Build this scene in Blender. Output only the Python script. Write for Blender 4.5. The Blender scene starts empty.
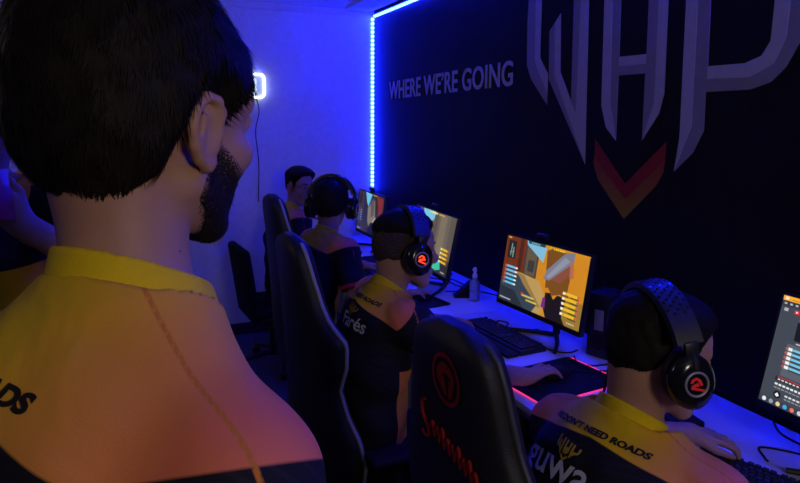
import bpy, bmesh, math, random
import numpy as np
from mathutils import Vector, Matrix, Quaternion
from mathutils.bvhtree import BVHTree

random.seed(7); rng = np.random.default_rng(7)
SC = bpy.context.scene
COL = SC.collection
V = Vector
PI = math.pi
def R(d): return math.radians(d)

# ------------------------------------------------------------------ materials
def nodes_of(name):
    m = bpy.data.materials.new(name); m.use_nodes = True
    nt = m.node_tree; b = nt.nodes['Principled BSDF']
    return m, nt, b

def mat(name, col, rough=.5, spec=.3, metal=0., emit=None, estr=1., noise=.12, nscale=30., bump=0., bscale=200., coat=0., trans=0.):
    m, nt, b = nodes_of(name)
    N = nt.nodes; L = nt.links
    b.inputs['Roughness'].default_value = rough
    b.inputs['Specular IOR Level'].default_value = spec
    b.inputs['Metallic'].default_value = metal
    b.inputs['Coat Weight'].default_value = coat
    b.inputs['Transmission Weight'].default_value = trans
    tc = N.new('ShaderNodeTexCoord')
    if noise:
        nz = N.new('ShaderNodeTexNoise'); nz.inputs['Scale'].default_value = nscale; nz.inputs['Detail'].default_value = 3
        L.new(tc.outputs['Object'], nz.inputs['Vector'])
        mx = N.new('ShaderNodeMix'); mx.data_type = 'RGBA'
        mx.inputs[6].default_value = tuple(c*(1-noise) for c in col)+(1,)
        mx.inputs[7].default_value = tuple(min(1, c*(1+noise)) for c in col)+(1,)
        L.new(nz.outputs['Fac'], mx.inputs[0]); L.new(mx.outputs[2], b.inputs['Base Color'])
    else:
        b.inputs['Base Color'].default_value = tuple(col)+(1,)
    if bump:
        nb = N.new('ShaderNodeTexNoise'); nb.inputs['Scale'].default_value = bscale; nb.inputs['Detail'].default_value = 2
        L.new(tc.outputs['Object'], nb.inputs['Vector'])
        bp = N.new('ShaderNodeBump'); bp.inputs['Strength'].default_value = bump; bp.inputs['Distance'].default_value = .002
        L.new(nb.outputs['Fac'], bp.inputs['Height']); L.new(bp.outputs['Normal'], b.inputs['Normal'])
    if emit:
        b.inputs['Emission Color'].default_value = tuple(emit)+(1,)
        b.inputs['Emission Strength'].default_value = estr
    return m

MT = {}
MT['white_paint'] = mat('white_paint', (.74, .74, .76), .8, .2, bump=.15, bscale=60)
MT['ceiling_paint'] = mat('ceiling_paint', (.7, .7, .72), .85, .1)
MT['black_wall'] = mat('black_wall', (.0075, .007, .0085), .65, .14, nscale=4, bump=.1, bscale=90)
MT['side_wall'] = mat('side_wall', (.2, .2, .23), .85, .1)
MT['floor'] = mat('floor_vinyl', (.07, .065, .075), .5, .3, nscale=6)
MT['skirting'] = mat('skirting', (.03, .03, .035), .5, .3)
MT['logo_light'] = mat('logo_light', (.43, .42, .48), .6, .2)
MT['logo_dark'] = mat('logo_dark', (.25, .24, .31), .6, .2)
MT['logo_red'] = mat('logo_red', (.30, .022, .016), .6, .2)
MT['letter'] = mat('letter_grey', (.44, .43, .5), .6, .2)
MT['desk'] = mat('desk_white', (.72, .72, .74), .42, .35, nscale=12, noise=.04)
MT['metal_grey'] = mat('metal_grey', (.3, .31, .34), .45, .4, .2)
MT['black_plastic'] = mat('black_plastic', (.014, .014, .016), .42, .4)
MT['matt_black'] = mat('matt_black', (.009, .009, .011), .7, .25)
MT['gloss_black'] = mat('gloss_black', (.008, .008, .01), .16, .5)
MT['leather'] = mat('black_leather', (.013, .013, .015), .5, .35, bump=.4, bscale=350)
MT['leather_dark'] = mat('black_fabric', (.009, .009, .011), .85, .1, bump=.3, bscale=500)
MT['piping_grey'] = mat('piping_grey', (.34, .34, .38), .5, .4)
MT['piping_dark'] = mat('piping_dark', (.05, .05, .06), .5, .4)
MT['glow_red'] = mat('glow_red', (.42, .02, .02), .5, .3)  # reflected red glow on the chair tops, put into the colour
MT['embroidery_red'] = mat('embroidery_red', (.30, .012, .015), .7, .2)
MT['keycap'] = mat('keycap', (.02, .02, .022), .5, .35)
MT['pad'] = mat('mouse_pad_cloth', (.012, .012, .014), .8, .15, bump=.3, bscale=900)
MT['pink_led'] = mat('pink_led', (.4, .02, .1), .4, .3, emit=(1, .03, .16), estr=1.3)
MT['red_led'] = mat('red_led', (.4, .02, .01), .4, .3, emit=(1, .045, .012), estr=2.0)
MT['red_led_dim'] = mat('red_led_dim', (.4, .03, .03), .4, .3, emit=(1, .02, .02), estr=.16)
MT['orange_led'] = mat('orange_led', (.4, .1, .01), .4, .3, emit=(1, .25, .03), estr=2)
MT['white_led'] = mat('white_led', (.8, .8, .8), .4, .3, emit=(.75, .9, 1), estr=3.2)
MT['neon_block'] = mat('neon_block', (.8, .8, .8), .4, .3, emit=(.6, .8, 1), estr=1.6)
MT['bottle'] = mat('clear_plastic', (.75, .8, .9), .18, .5, trans=.75, noise=.03)
MT['bottle_cap'] = mat('bottle_cap', (.6, .62, .68), .4, .4)
MT['phone_red'] = mat('phone_red', (.4, .02, .05), .35, .4)
MT['trouser'] = mat('dark_trouser', (.012, .012, .016), .85, .1, bump=.3, bscale=300)
MT['shoe'] = mat('dark_shoe', (.02, .02, .022), .6, .3)
MT['hair'] = mat('dark_hair', (.010, .0075, .007), .62, .12, nscale=120, noise=.4)
MT['hair_brown'] = mat('brown_hair', (.02, .013, .01), .55, .25, nscale=120, noise=.4)
MT['ink_dark'] = mat('ink_dark', (.012, .011, .016), .7, .2)
MT['ink_white'] = mat('ink_white', (.62, .62, .66), .7, .2)
MT['ink_yellow'] = mat('ink_yellow', (.5, .36, .03), .7, .2)
MT['collar'] = mat('yellow_collar', (.80, .56, .012), .75, .15, bump=.4, bscale=700)
MT['mole'] = mat('mole', (.12, .05, .035), .6, .2)
MT['eye_white'] = mat('eye_white', (.6, .58, .56), .3, .5)
MT['iris'] = mat('iris_dark', (.02, .012, .008), .2, .6)

def skin_mat(name, col):
    m, nt, b = nodes_of(name); N = nt.nodes; L = nt.links
    tc = N.new('ShaderNodeTexCoord')
    n1 = N.new('ShaderNodeTexNoise'); n1.inputs['Scale'].default_value = 22; n1.inputs['Detail'].default_value = 4
    L.new(tc.outputs['Object'], n1.inputs['Vector'])
    mx = N.new('ShaderNodeMix'); mx.data_type = 'RGBA'
    mx.inputs[6].default_value = (col[0]*.86, col[1]*.78, col[2]*.76, 1); mx.inputs[7].default_value = (col[0]*1.1, col[1]*1.1, col[2]*1.1, 1)
    L.new(n1.outputs['Fac'], mx.inputs[0])
    L.new(mx.outputs[2], b.inputs['Base Color'])
    b.inputs['Roughness'].default_value = .52; b.inputs['Specular IOR Level'].default_value = .32
    n2 = N.new('ShaderNodeTexNoise'); n2.inputs['Scale'].default_value = 420
    L.new(tc.outputs['Object'], n2.inputs['Vector'])
    bp = N.new('ShaderNodeBump'); bp.inputs['Strength'].default_value = .22; bp.inputs['Distance'].default_value = .001
    L.new(n2.outputs['Fac'], bp.inputs['Height']); L.new(bp.outputs['Normal'], b.inputs['Normal'])
    return m
MT['skin'] = skin_mat('skin', (.42, .235, .17))

def stubble_mat(name, dark, skin, lo, hi, scale):
    m, nt, b = nodes_of(name); N = nt.nodes; L = nt.links
    tc = N.new('ShaderNodeTexCoord'); n1 = N.new('ShaderNodeTexNoise'); n1.inputs['Scale'].default_value = scale; n1.inputs['Detail'].default_value = 3
    L.new(tc.outputs['Object'], n1.inputs['Vector'])
    r = N.new('ShaderNodeMapRange'); r.inputs[1].default_value = lo; r.inputs[2].default_value = hi
    at = N.new('ShaderNodeAttribute'); at.attribute_name = 'sparse'; ad = N.new('ShaderNodeMath'); ad.operation = 'ADD'
    L.new(n1.outputs['Fac'], ad.inputs[0]); L.new(at.outputs['Fac'], ad.inputs[1]); L.new(ad.outputs[0], r.inputs[0])
    mx = N.new('ShaderNodeMix'); mx.data_type = 'RGBA'; mx.inputs[6].default_value = dark+(1,); mx.inputs[7].default_value = skin+(1,)
    L.new(r.outputs[0], mx.inputs[0]); L.new(mx.outputs[2], b.inputs['Base Color']); b.inputs['Roughness'].default_value = .7; b.inputs['Specular IOR Level'].default_value = .2
    return m
MT['buzz'] = stubble_mat('cropped_hair', (.018, .012, .011), (.085, .052, .040), .42, .62, 330)
MT['beard'] = stubble_mat('stubble_beard', (.012, .008, .007), (.36, .20, .145), .58, .80, 520)

def jersey_mat():
    """yellow-to-coral yoke over navy cloth with fine slanted stripes; the print follows the garment's own attributes"""
    m, nt, b = nodes_of('jersey_cloth'); N = nt.nodes; L = nt.links
    def attr(n):
        a = N.new('ShaderNodeAttribute'); a.attribute_name = n; return a.outputs['Fac']
    def step(src, lo, hi):
        r = N.new('ShaderNodeMapRange'); r.inputs[1].default_value = lo; r.inputs[2].default_value = hi; r.clamp = True
        L.new(src, r.inputs[0]); return r.outputs[0]
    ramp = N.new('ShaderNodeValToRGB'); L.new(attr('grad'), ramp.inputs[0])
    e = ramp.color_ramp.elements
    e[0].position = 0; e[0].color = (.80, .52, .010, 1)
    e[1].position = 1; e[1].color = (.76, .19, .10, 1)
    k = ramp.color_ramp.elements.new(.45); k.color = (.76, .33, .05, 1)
    tc = N.new('ShaderNodeTexCoord')
    wv = N.new('ShaderNodeTexWave'); wv.inputs['Scale'].default_value = 22; wv.bands_direction = 'DIAGONAL'; wv.inputs['Distortion'].default_value = .3
    L.new(tc.outputs['Object'], wv.inputs['Vector'])
    navy = N.new('ShaderNodeMix'); navy.data_type = 'RGBA'
    navy.inputs[6].default_value = (.011, .010, .017, 1); navy.inputs[7].default_value = (.016, .015, .024, 1)
    L.new(step(wv.outputs['Fac'], .8, .95), navy.inputs[0])
    m1 = N.new('ShaderNodeMix'); m1.data_type = 'RGBA'
    L.new(step(attr('edge'), -.0012, .0012), m1.inputs[0]); L.new(navy.outputs[2], m1.inputs[6]); L.new(ramp.outputs[0], m1.inputs[7])
    m2 = N.new('ShaderNodeMix'); m2.data_type = 'RGBA'
    L.new(step(attr('cuff'), -.001, .001), m2.inputs[0]); L.new(m1.outputs[2], m2.inputs[6]); m2.inputs[7].default_value = (.42, .035, .045, 1)
    m3 = N.new('ShaderNodeMix'); m3.data_type = 'RGBA'
    L.new(step(attr('seam'), -.0008, .0008), m3.inputs[0]); L.new(m2.outputs[2], m3.inputs[6]); m3.inputs[7].default_value = (.62, .20, .03, 1)
    L.new(m3.outputs[2], b.inputs['Base Color'])
    b.inputs['Roughness'].default_value = .78; b.inputs['Specular IOR Level'].default_value = .18
    n2 = N.new('ShaderNodeTexNoise'); n2.inputs['Scale'].default_value = 600
    L.new(tc.outputs['Object'], n2.inputs['Vector'])
    n3 = N.new('ShaderNodeTexNoise'); n3.inputs['Scale'].default_value = 9; n3.inputs['Detail'].default_value = 2; n3.inputs['Distortion'].default_value = .8
    L.new(tc.outputs['Object'], n3.inputs['Vector'])
    bp = N.new('ShaderNodeBump'); bp.inputs['Strength'].default_value = .25; bp.inputs['Distance'].default_value = .001
    L.new(n2.outputs['Fac'], bp.inputs['Height'])
    bp2 = N.new('ShaderNodeBump'); bp2.inputs['Strength'].default_value = .45; bp2.inputs['Distance'].default_value = .012
    L.new(n3.outputs['Fac'], bp2.inputs['Height']); L.new(bp.outputs['Normal'], bp2.inputs['Normal'])
    L.new(bp2.outputs['Normal'], b.inputs['Normal'])
    return m
MT['jersey'] = jersey_mat()

def screen_mat():
    m, nt, b = nodes_of('lit_screen'); N = nt.nodes; L = nt.links
    a = N.new('ShaderNodeAttribute'); a.attribute_name = 'pix'
    b.inputs['Base Color'].default_value = (.01, .01, .01, 1); b.inputs['Roughness'].default_value = .5
    L.new(a.outputs['Color'], b.inputs['Emission Color']); b.inputs['Emission Strength'].default_value = 1.0
    return m
MT['screen'] = screen_mat()

def strip_mat():
    m, nt, b = nodes_of('led_strip_blue'); N = nt.nodes; L = nt.links
    a = N.new('ShaderNodeAttribute'); a.attribute_name = 'along'
    s = N.new('ShaderNodeMath'); s.operation = 'SINE'
    k = N.new('ShaderNodeMath'); k.operation = 'MULTIPLY'; k.inputs[1].default_value = 2*PI/.034
    L.new(a.outputs['Fac'], k.inputs[0]); L.new(k.outputs[0], s.inputs[0])
    r = N.new('ShaderNodeMapRange'); r.inputs[1].default_value = -.3; r.inputs[2].default_value = .9
    r.inputs[3].default_value = LED*.35; r.inputs[4].default_value = LED*1.9
    L.new(s.outputs[0], r.inputs[0])
    b.inputs['Base Color'].default_value = (.1, .1, .12, 1)
    b.inputs['Emission Color'].default_value = (.004, .011, 1, 1)
    L.new(r.outputs[0], b.inputs['Emission Strength'])
    return m
LED = 200.
MT['strip'] = strip_mat()

def chevron_mat():
    m, nt, b = nodes_of('chevron_print'); N = nt.nodes; L = nt.links
    a = N.new('ShaderNodeAttribute'); a.attribute_name = 'grad'
    r = N.new('ShaderNodeValToRGB'); L.new(a.outputs['Fac'], r.inputs[0])
    e = r.color_ramp.elements; e[0].color = (.30, .20, .008, 1); e[1].color = (.30, .06, .02, 1)
    L.new(r.outputs[0], b.inputs['Base Color']); b.inputs['Roughness'].default_value = .6
    b.inputs['Specular IOR Level'].default_value = .2
    return m
MT['chevron'] = chevron_mat()

# ------------------------------------------------------------------ object helpers
def link(name, me, parent=None, m=None):
    o = bpy.data.objects.new(name, me); COL.objects.link(o)
    if parent: o.parent = parent
    if m is not None:
        for k in (m if isinstance(m, (list, tuple)) else [m]): me.materials.append(MT[k])
    return o
def tag(o, label=None, cat=None, group=None, kind=None):
    if label: o['label'] = label
    if cat: o['category'] = cat
    if group: o['group'] = group
    if kind: o['kind'] = kind
    return o
def thing(name, label, cat, loc=(0, 0, 0), rot=(0, 0, 0), group=None):
    o = bpy.data.objects.new(name, None); COL.objects.link(o); o.empty_display_size = .05
    o.location = loc; o.rotation_euler = rot
    return tag(o, label, cat, group)

class MB:
    def __init__(s): s.bm = bmesh.new()
    def add(s, verts, faces, mi=0):
        vs = [s.bm.verts.new(v) for v in verts]
        for f in faces:
            try:
                g = s.bm.faces.new([vs[i] for i in f]); g.material_index = mi; g.smooth = True
            except ValueError: pass
        return vs
    def box(s, c, d, bev=0., rot=None, mi=0, seg=2):
        t = bmesh.new(); bmesh.ops.create_cube(t, size=1.)
        for v in t.verts: v.co = V((v.co.x*d[0], v.co.y*d[1], v.co.z*d[2]))
        if bev: bmesh.ops.bevel(t, geom=list(t.edges), offset=bev, segments=seg, affect='EDGES', profile=.5)
        M = Matrix.Translation(V(c)) @ (rot.to_4x4() if rot else Matrix())
        s.merge(t, M, mi); return s
    def merge(s, t, M=Matrix(), mi=0, smooth=True):
        t.verts.ensure_lookup_table(); t.verts.index_update()
        vs = [s.bm.verts.new(M @ v.co) for v in t.verts]
        for f in t.faces:
            try:
                g = s.bm.faces.new([vs[v.index] for v in f.verts]); g.material_index = mi; g.smooth = smooth
            except ValueError: pass
        t.free()
    def cyl(s, p, q, r, r2=None, n=20, cap=True, mi=0, bev=0.):
        p, q = V(p), V(q); r2 = r if r2 is None else r2
        d = q-p; L = d.length; d.normalize(); M = d.to_track_quat('Z', 'Y').to_matrix()
        prof = [(r, 0), (r2, L)] if not bev else [(r-bev, 0), (r-.3*bev, .3*bev), (r, bev), (r2, L-bev), (r2-.3*bev, L-.3*bev), (r2-bev, L)]
        return s.lathe(prof, p, M, n, cap, mi)
    def lathe(s, prof, o=(0, 0, 0), M=Matrix.Identity(3), n=24, cap=True, mi=0, sx=1., sy=1.):
        o = V(o); vs = []
        for r, z in prof:
            for i in range(n):
                a = 2*PI*i/n; vs.append(o+M@V((r*math.cos(a)*sx, r*math.sin(a)*sy, z)))
        fs = []
        for j in range(len(prof)-1):
            for i in range(n):
                k = (i+1) % n; fs.append((j*n+i, j*n+k, (j+1)*n+k, (j+1)*n+i))
        if cap:
            fs.append(tuple(reversed(range(n)))); fs.append(tuple((len(prof)-1)*n+i for i in range(n)))
        s.add(vs, fs, mi); return s
    def tube(s, pts, r, n=8, closed=False, mi=0, smooth=3):
        P = [V(p) for p in pts]
        if smooth and len(P) > 2:
            Q = []; m = len(P)
            rngi = range(m if closed else m-1)
            for i in rngi:
                p0 = P[(i-1) % m] if closed or i > 0 else P[i]; p1 = P[i]; p2 = P[(i+1) % m]
                p3 = P[(i+2) % m] if closed or i+2 < m else p2
                for k in range(smooth+1):
                    t = k/(smooth+1)
                    Q.append(.5*((2*p1)+(p2-p0)*t+(2*p0-5*p1+4*p2-p3)*t*t+(3*p1-p0-3*p2+p3)*t**3))
            if not closed: Q.append(P[-1])
            P = Q
        m = len(P); rr = r if callable(r) else (lambda t: r)
        up = V((0, 0, 1)); vs = []
        for i in range(m):
            a = P[(i-1) % m] if closed or i > 0 else P[i]; b = P[(i+1) % m] if closed or i < m-1 else P[i]
            d = (b-a).normalized()
            if abs(d.dot(up)) > .97: up = V((1, 0, 0)) if abs(d.x) < .9 else V((0, 1, 0))
            x = d.cross(up).normalized(); y = x.cross(d).normalized(); up = y
            for k in range(n):
                t = 2*PI*k/n; vs.append(P[i]+(x*math.cos(t)+y*math.sin(t))*rr(i/max(1, m-1)))
        fs = []
        for i in range(m if closed else m-1):
            j = (i+1) % m
            for k in range(n):
                l = (k+1) % n; fs.append((i*n+k, i*n+l, j*n+l, j*n+k))
        if not closed:
            fs.append(tuple(reversed(range(n)))); fs.append(tuple((m-1)*n+k for k in range(n)))
        s.add(vs, fs, mi); return s
    def prism(s, pts, off, mi=0, flat=False):
        """outline of 3D points pushed by a vector"""
        off = V(off); P = [V(p) for p in pts]; n = len(P)
        vs = P+[p+off for p in P]
        fs = [tuple(range(n)), tuple(reversed(range(n, 2*n)))]+[(i, i+n, (i+1) % n+n, (i+1) % n) for i in range(n)]
        vv = s.add(vs, fs, mi)
        return s
    def build(s, name, m, parent=None, flat=False):
        me = bpy.data.meshes.new(name)
        bmesh.ops.recalc_face_normals(s.bm, faces=list(s.bm.faces))
        if flat:
            for f in s.bm.faces: f.smooth = False
        s.bm.to_mesh(me); s.bm.free()
        if not flat: me.set_sharp_from_angle(angle=R(38))
        return link(name, me, parent, m)

def text_mesh(body, size=1., bold=0., sx=1., spacing=1., extrude=0., shear=0., align='LEFT'):
    cu = bpy.data.curves.new('t', 'FONT'); cu.body = body; cu.size = size; cu.offset = bold; cu.extrude = extrude
    cu.space_character = spacing; cu.shear = shear; cu.align_x = align; cu.resolution_u = 4
    o = bpy.data.objects.new('t', cu); COL.objects.link(o)
    dg = bpy.context.evaluated_depsgraph_get(); dg.update()
    me = bpy.data.meshes.new_from_object(o.evaluated_get(dg))
    vs = [(v.co.x*sx, v.co.y, v.co.z) for v in me.vertices]; fs = [tuple(p.vertices) for p in me.polygons]
    bpy.data.objects.remove(o); bpy.data.curves.remove(cu); bpy.data.meshes.remove(me)
    return vs, fs

# ------------------------------------------------------------------ the room
WX, BY, CZ = 1.902, 5.05, 2.592           # dark wall, far wall, ceiling
X0, Y0 = -2.6, -3.0
def slab(name, c, d, m, kind='structure'):
    o = MB().box(c, d).build(name, m, flat=True); return tag(o, kind=kind)
slab('floor', ((X0+WX)/2, (Y0+BY)/2, -.05), (WX-X0+.2, BY-Y0+.2, .1), 'floor')
slab('ceiling', ((X0+WX)/2, (Y0+BY)/2, CZ+.05), (WX-X0+.2, BY-Y0+.2, .1), 'ceiling_paint')
slab('wall_right', (WX+.05, (Y0+BY)/2, CZ/2), (.1, BY-Y0+.2, CZ), 'black_wall')
slab('wall_back', ((X0+WX)/2, BY+.05, CZ/2), (WX-X0, .1, CZ), 'white_paint')
slab('wall_left', (X0-.05, (Y0+BY)/2, CZ/2), (.1, BY-Y0+.2, CZ), 'side_wall')
slab('wall_front', ((X0+WX)/2, Y0-.05, CZ/2), (WX-X0, .1, CZ), 'side_wall')
slab('baseboard_back', ((X0+WX)/2, BY-.008, .045), (WX-X0, .016, .09), 'skirting')
slab('trim_1', ((X0+WX)/2-.03, BY-.015, CZ-.025), (WX-X0-.06, .03, .05), 'ceiling_paint')
slab('trim_2', (WX-.17, (Y0+BY)/2-.05, CZ-.012), (.22, BY-Y0-.1, .024), 'ceiling_paint')

def strip(name, p, q, w, dep, nrm, label):
    """LED tape: an aluminium back and a row of glowing diodes under a thin cover"""
    p, q, nrm = V(p), V(q), V(nrm).normalized(); d = (q-p).normalized(); s = d.cross(nrm).normalized()
    root = thing(name, label, 'led strip', p, group='blue led strips along the black wall')
    def bar(h0, h1, w, nm, m):
        mb = MB(); n = max(1, int((q-p).length/.5)); vs = []; fs = []
        for i in range(n+1):
            o = d*((q-p).length*i/n)
            vs += [o+s*w/2+nrm*h0, o-s*w/2+nrm*h0, o-s*w/2+nrm*h1, o+s*w/2+nrm*h1]
        for i in range(n):
            for k in range(4): l = (k+1) % 4; fs.append((i*4+k, i*4+l, i*4+4+l, i*4+4+k))
        fs += [(3, 2, 1, 0), (n*4, n*4+1, n*4+2, n*4+3)]
        mb.add(vs, fs); o = mb.build(nm, m, root, flat=True)
        at = o.data.attributes.new('along', 'FLOAT', 'POINT'); at.data.foreach_set('value', [float(v.co.dot(d)) for v in o.data.vertices])
    bar(0, .004, w*1.5, 'backing', 'metal_grey'); bar(.004, .004+dep, w, 'diode_row', 'strip')
strip('led_strip', (WX-.012, BY-.003, 1.12), (WX-.012, BY-.003, CZ-.05), .022, .006, (-.75, -1, 0), 'upright blue led strip in the corner of white wall and black wall')
strip('led_strip', (WX-.004, -.2, CZ-.042), (WX-.004, BY-.02, CZ-.042), .022, .006, (-.6, 0, -1), 'blue led strip running along the ceiling edge of the black wall')

# ------------------------------------------------------------------ wall graphics
LOGO = {
'A': [(2.814, 2.417), (2.706, 2.396), (2.706, 2.015), (2.637, 1.934), (2.638, 1.784), (2.779, 1.916), (2.821, 1.989), (2.826, 2.21)],
'Al': [(2.759, 2.406), (2.706, 2.396), (2.706, 2.015), (2.637, 1.934), (2.638, 1.845), (2.717, 1.947), (2.75, 2.01)],
'B': [(2.551, 2.209), (2.54, 1.936), (2.414, 1.737), (2.336, 1.513), (2.63, 1.908), (2.637, 2.138)],
'Bl': [(2.551, 2.209), (2.54, 1.936), (2.414, 1.737), (2.336, 1.513), (2.583, 1.922), (2.594, 2.171)],
'C': [(2.46, 2.349), (2.355, 2.328), (2.336, 1.513), (2.414, 1.737), (2.452, 1.777)],
'Cl': [(2.405, 2.338), (2.355, 2.328), (2.336, 1.513), (2.414, 1.737)],
'H': [(2.252, 2.298), (2.242, 1.774), (2.207, 1.68), (2.144, 1.626), (2.145, 1.897), (1.994, 1.896), (1.994, 1.631), (1.911, 1.738), (1.89, 1.815), (1.895, 2.231), (1.995, 2.25), (1.992, 1.971), (2.146, 1.973), (2.151, 2.279)],
'Hl': [(2.252, 2.298), (2.242, 1.774), (2.207, 1.68), (2.144, 1.626), (2.188, 1.786), (2.202, 2.289)],
'Hr': [(1.943, 2.24), (1.938, 1.78), (1.994, 1.631), (1.911, 1.738), (1.89, 1.815), (1.895, 2.231)],
'Hb': [(2.146, 1.973), (1.992, 1.971), (1.993, 1.934), (2.145, 1.934)],
'P': [(1.809, 2.228), (1.803, 1.647), (1.821, 1.52), (1.739, 1.594), (1.696, 1.676), (1.698, 1.812), (1.519, 1.814), (1.447, 1.835), (1.4, 1.878), (1.359, 1.953), (1.339, 2.028), (1.332, 2.135), (1.456, 2.159), (1.453, 2.09), (1.458, 1.964), (1.487, 1.92), (1.547, 1.901), (1.695, 1.902), (1.701, 2.206)],
'Pl': [(1.809, 2.228), (1.803, 1.647), (1.821, 1.52), (1.75, 1.689), (1.755, 2.217)],
'Pb': [(1.695, 1.902), (1.547, 1.901), (1.487, 1.92), (1.458, 1.964), (1.453, 2.09), (1.456, 2.159), (1.398, 2.148), (1.405, 1.97), (1.439, 1.893), (1.523, 1.854), (1.695, 1.858)],
'V1': [(2.274, 1.627), (2.078, 1.448), (1.867, 1.629), (1.87, 1.556), (2.071, 1.384), (2.229, 1.511), (2.273, 1.558)],
'V2': [(2.273, 1.558), (2.229, 1.511), (2.071, 1.384), (1.87, 1.556), (1.874, 1.511), (1.908, 1.456), (2.075, 1.3), (2.245, 1.45), (2.279, 1.521)]}
lg = thing('wall_logo', 'large grey three letter emblem with orange chevron on the black wall', 'wall logo', (WX, 2.13, 1.9))
def plate(keys, name, m, h):
    mb = MB()
    for k in keys: mb.prism([(-h, y-2.13, z-1.9) for y, z in LOGO[k]], (h-.0006, 0, 0))
    return mb.build(name, m, lg, flat=True)
for nm, base, light in (('letter', 'ABC', ('Al', 'Bl', 'Cl')), ('letter', 'H', ('Hl', 'Hr', 'Hb')), ('letter', 'P', ('Pl', 'Pb'))):
    o = plate(base, nm, 'logo_dark', .003)
    f = plate(light, 'facet', 'logo_light', .0042); f.parent = o; f['label'] = 'paler grey facet'
c1 = plate(['V1'], 'chevron', 'logo_red', .003); c1['label'] = 'dark red upper band of chevron'
c2 = plate(['V2'], 'chevron', 'chevron', .003); c2['label'] = 'orange to yellow lower band of chevron'
at = c2.data.attributes.new('grad', 'FLOAT', 'POINT')
at.data.foreach_set('value', [min(1, max(0, (v.co.z+1.9-1.30)/.19)) for v in c2.data.vertices])

vs, fs = text_mesh("WHERE WE\u2019RE GOING", 1., .014, 1., 1.03)
xs = [v[0] for v in vs]; ys = [v[1] for v in vs]; x0, x1 = min(xs), max(xs); capz = max(v[1] for v in vs)
mb = MB(); mb.add([(0, 4.706-(v[0]-x0)/(x1-x0)*1.755-3.83, 1.868+.027*(v[0]-x0)/(x1-x0)+v[1]/capz*.132-1.94) for v in vs], fs)
r_ = bmesh.ops.extrude_face_region(mb.bm, geom=list(mb.bm.faces))
for g in r_['geom']:
    if isinstance(g, bmesh.types.BMVert): g.co.x -= .003
tx = mb.build('wall_lettering', 'letter', flat=True); tx.location = (WX-.0006, 3.83, 1.94)
tag(tx, 'grey capital lettering on the black wall beside the corner light', 'lettering')

# neon sign on the white wall
ns = thing('neon_sign', 'small white glowing neon sign on the white wall beside the man', 'neon sign', (.915, BY-.004, 1.96))
def rrect(w, h, r, n=5):
    pts = []
    for cx, cz, a0 in ((w-r, h-r, 0), (-w+r, h-r, 90), (-w+r, -h+r, 180), (w-r, -h+r, 270)):
        for i in range(n+1): a = R(a0+90*i/n); pts.append((cx+r*math.cos(a), cz+r*math.sin(a)))
    return pts
MB().tube([(x, -.022, z) for x, z in rrect(.072, .088, .03)], .0085, 10, True, smooth=0).build('outline_tube', 'white_led', ns)
MB().box((-.012, -.02, 0), (.045, .016, .11), .006).build('inner_tube', 'neon_block', ns)
MB().box((0, -.005, 0), (.15, .006, .18), .002).build('backing_plate', 'bottle_cap', ns)
MB().tube([(.01, -.012, -.09), (.03, -.012, -.2), (.0, -.012, -.35), (.02, -.012, -.6), (.01, -.012, -.9)], .004, 6).build('cable', 'black_plastic', ns)

# ------------------------------------------------------------------ desks
DX0, DX1, DZ = 1.212, 1.896, .74
def desk(y0, y1, label):
    t = thing('gaming_desk', label, 'desk', ((DX0+DX1)/2, (y0+y1)/2, 0), group='white desks along the black wall')
    w, l = DX1-DX0, y1-y0-.003
    MB().box((0, 0, DZ-.0125), (w, l, .025), .002).build('tabletop', 'desk', t)
    for sx in (-1, 1):
        for sy in (-1, 1):
            MB().box((sx*(w/2-.05), sy*(l/2-.04), (DZ-.025)/2), (.045, .045, DZ-.025), .003).build('leg', 'metal_grey', t)
    MB().box((w/2-.05, 0, .52), (.018, l-.13, .3), .002).build('modesty_panel', 'metal_grey', t)
    MB().box((-w/2+.05, 0, DZ-.05), (.03, l-.13, .045), .003).build('apron_rail', 'metal_grey', t)
    return t
desk(.25, 1.60, 'white desk with the keyboard of the player with the perforated headband')
desk(1.60, 2.75, 'white desk under the monitor with the yellow wall picture')
desk(2.75, 3.9, 'white desk with the spray bottle on its near end')
desk(3.9, 5.03, 'white desk nearest the white wall')

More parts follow.
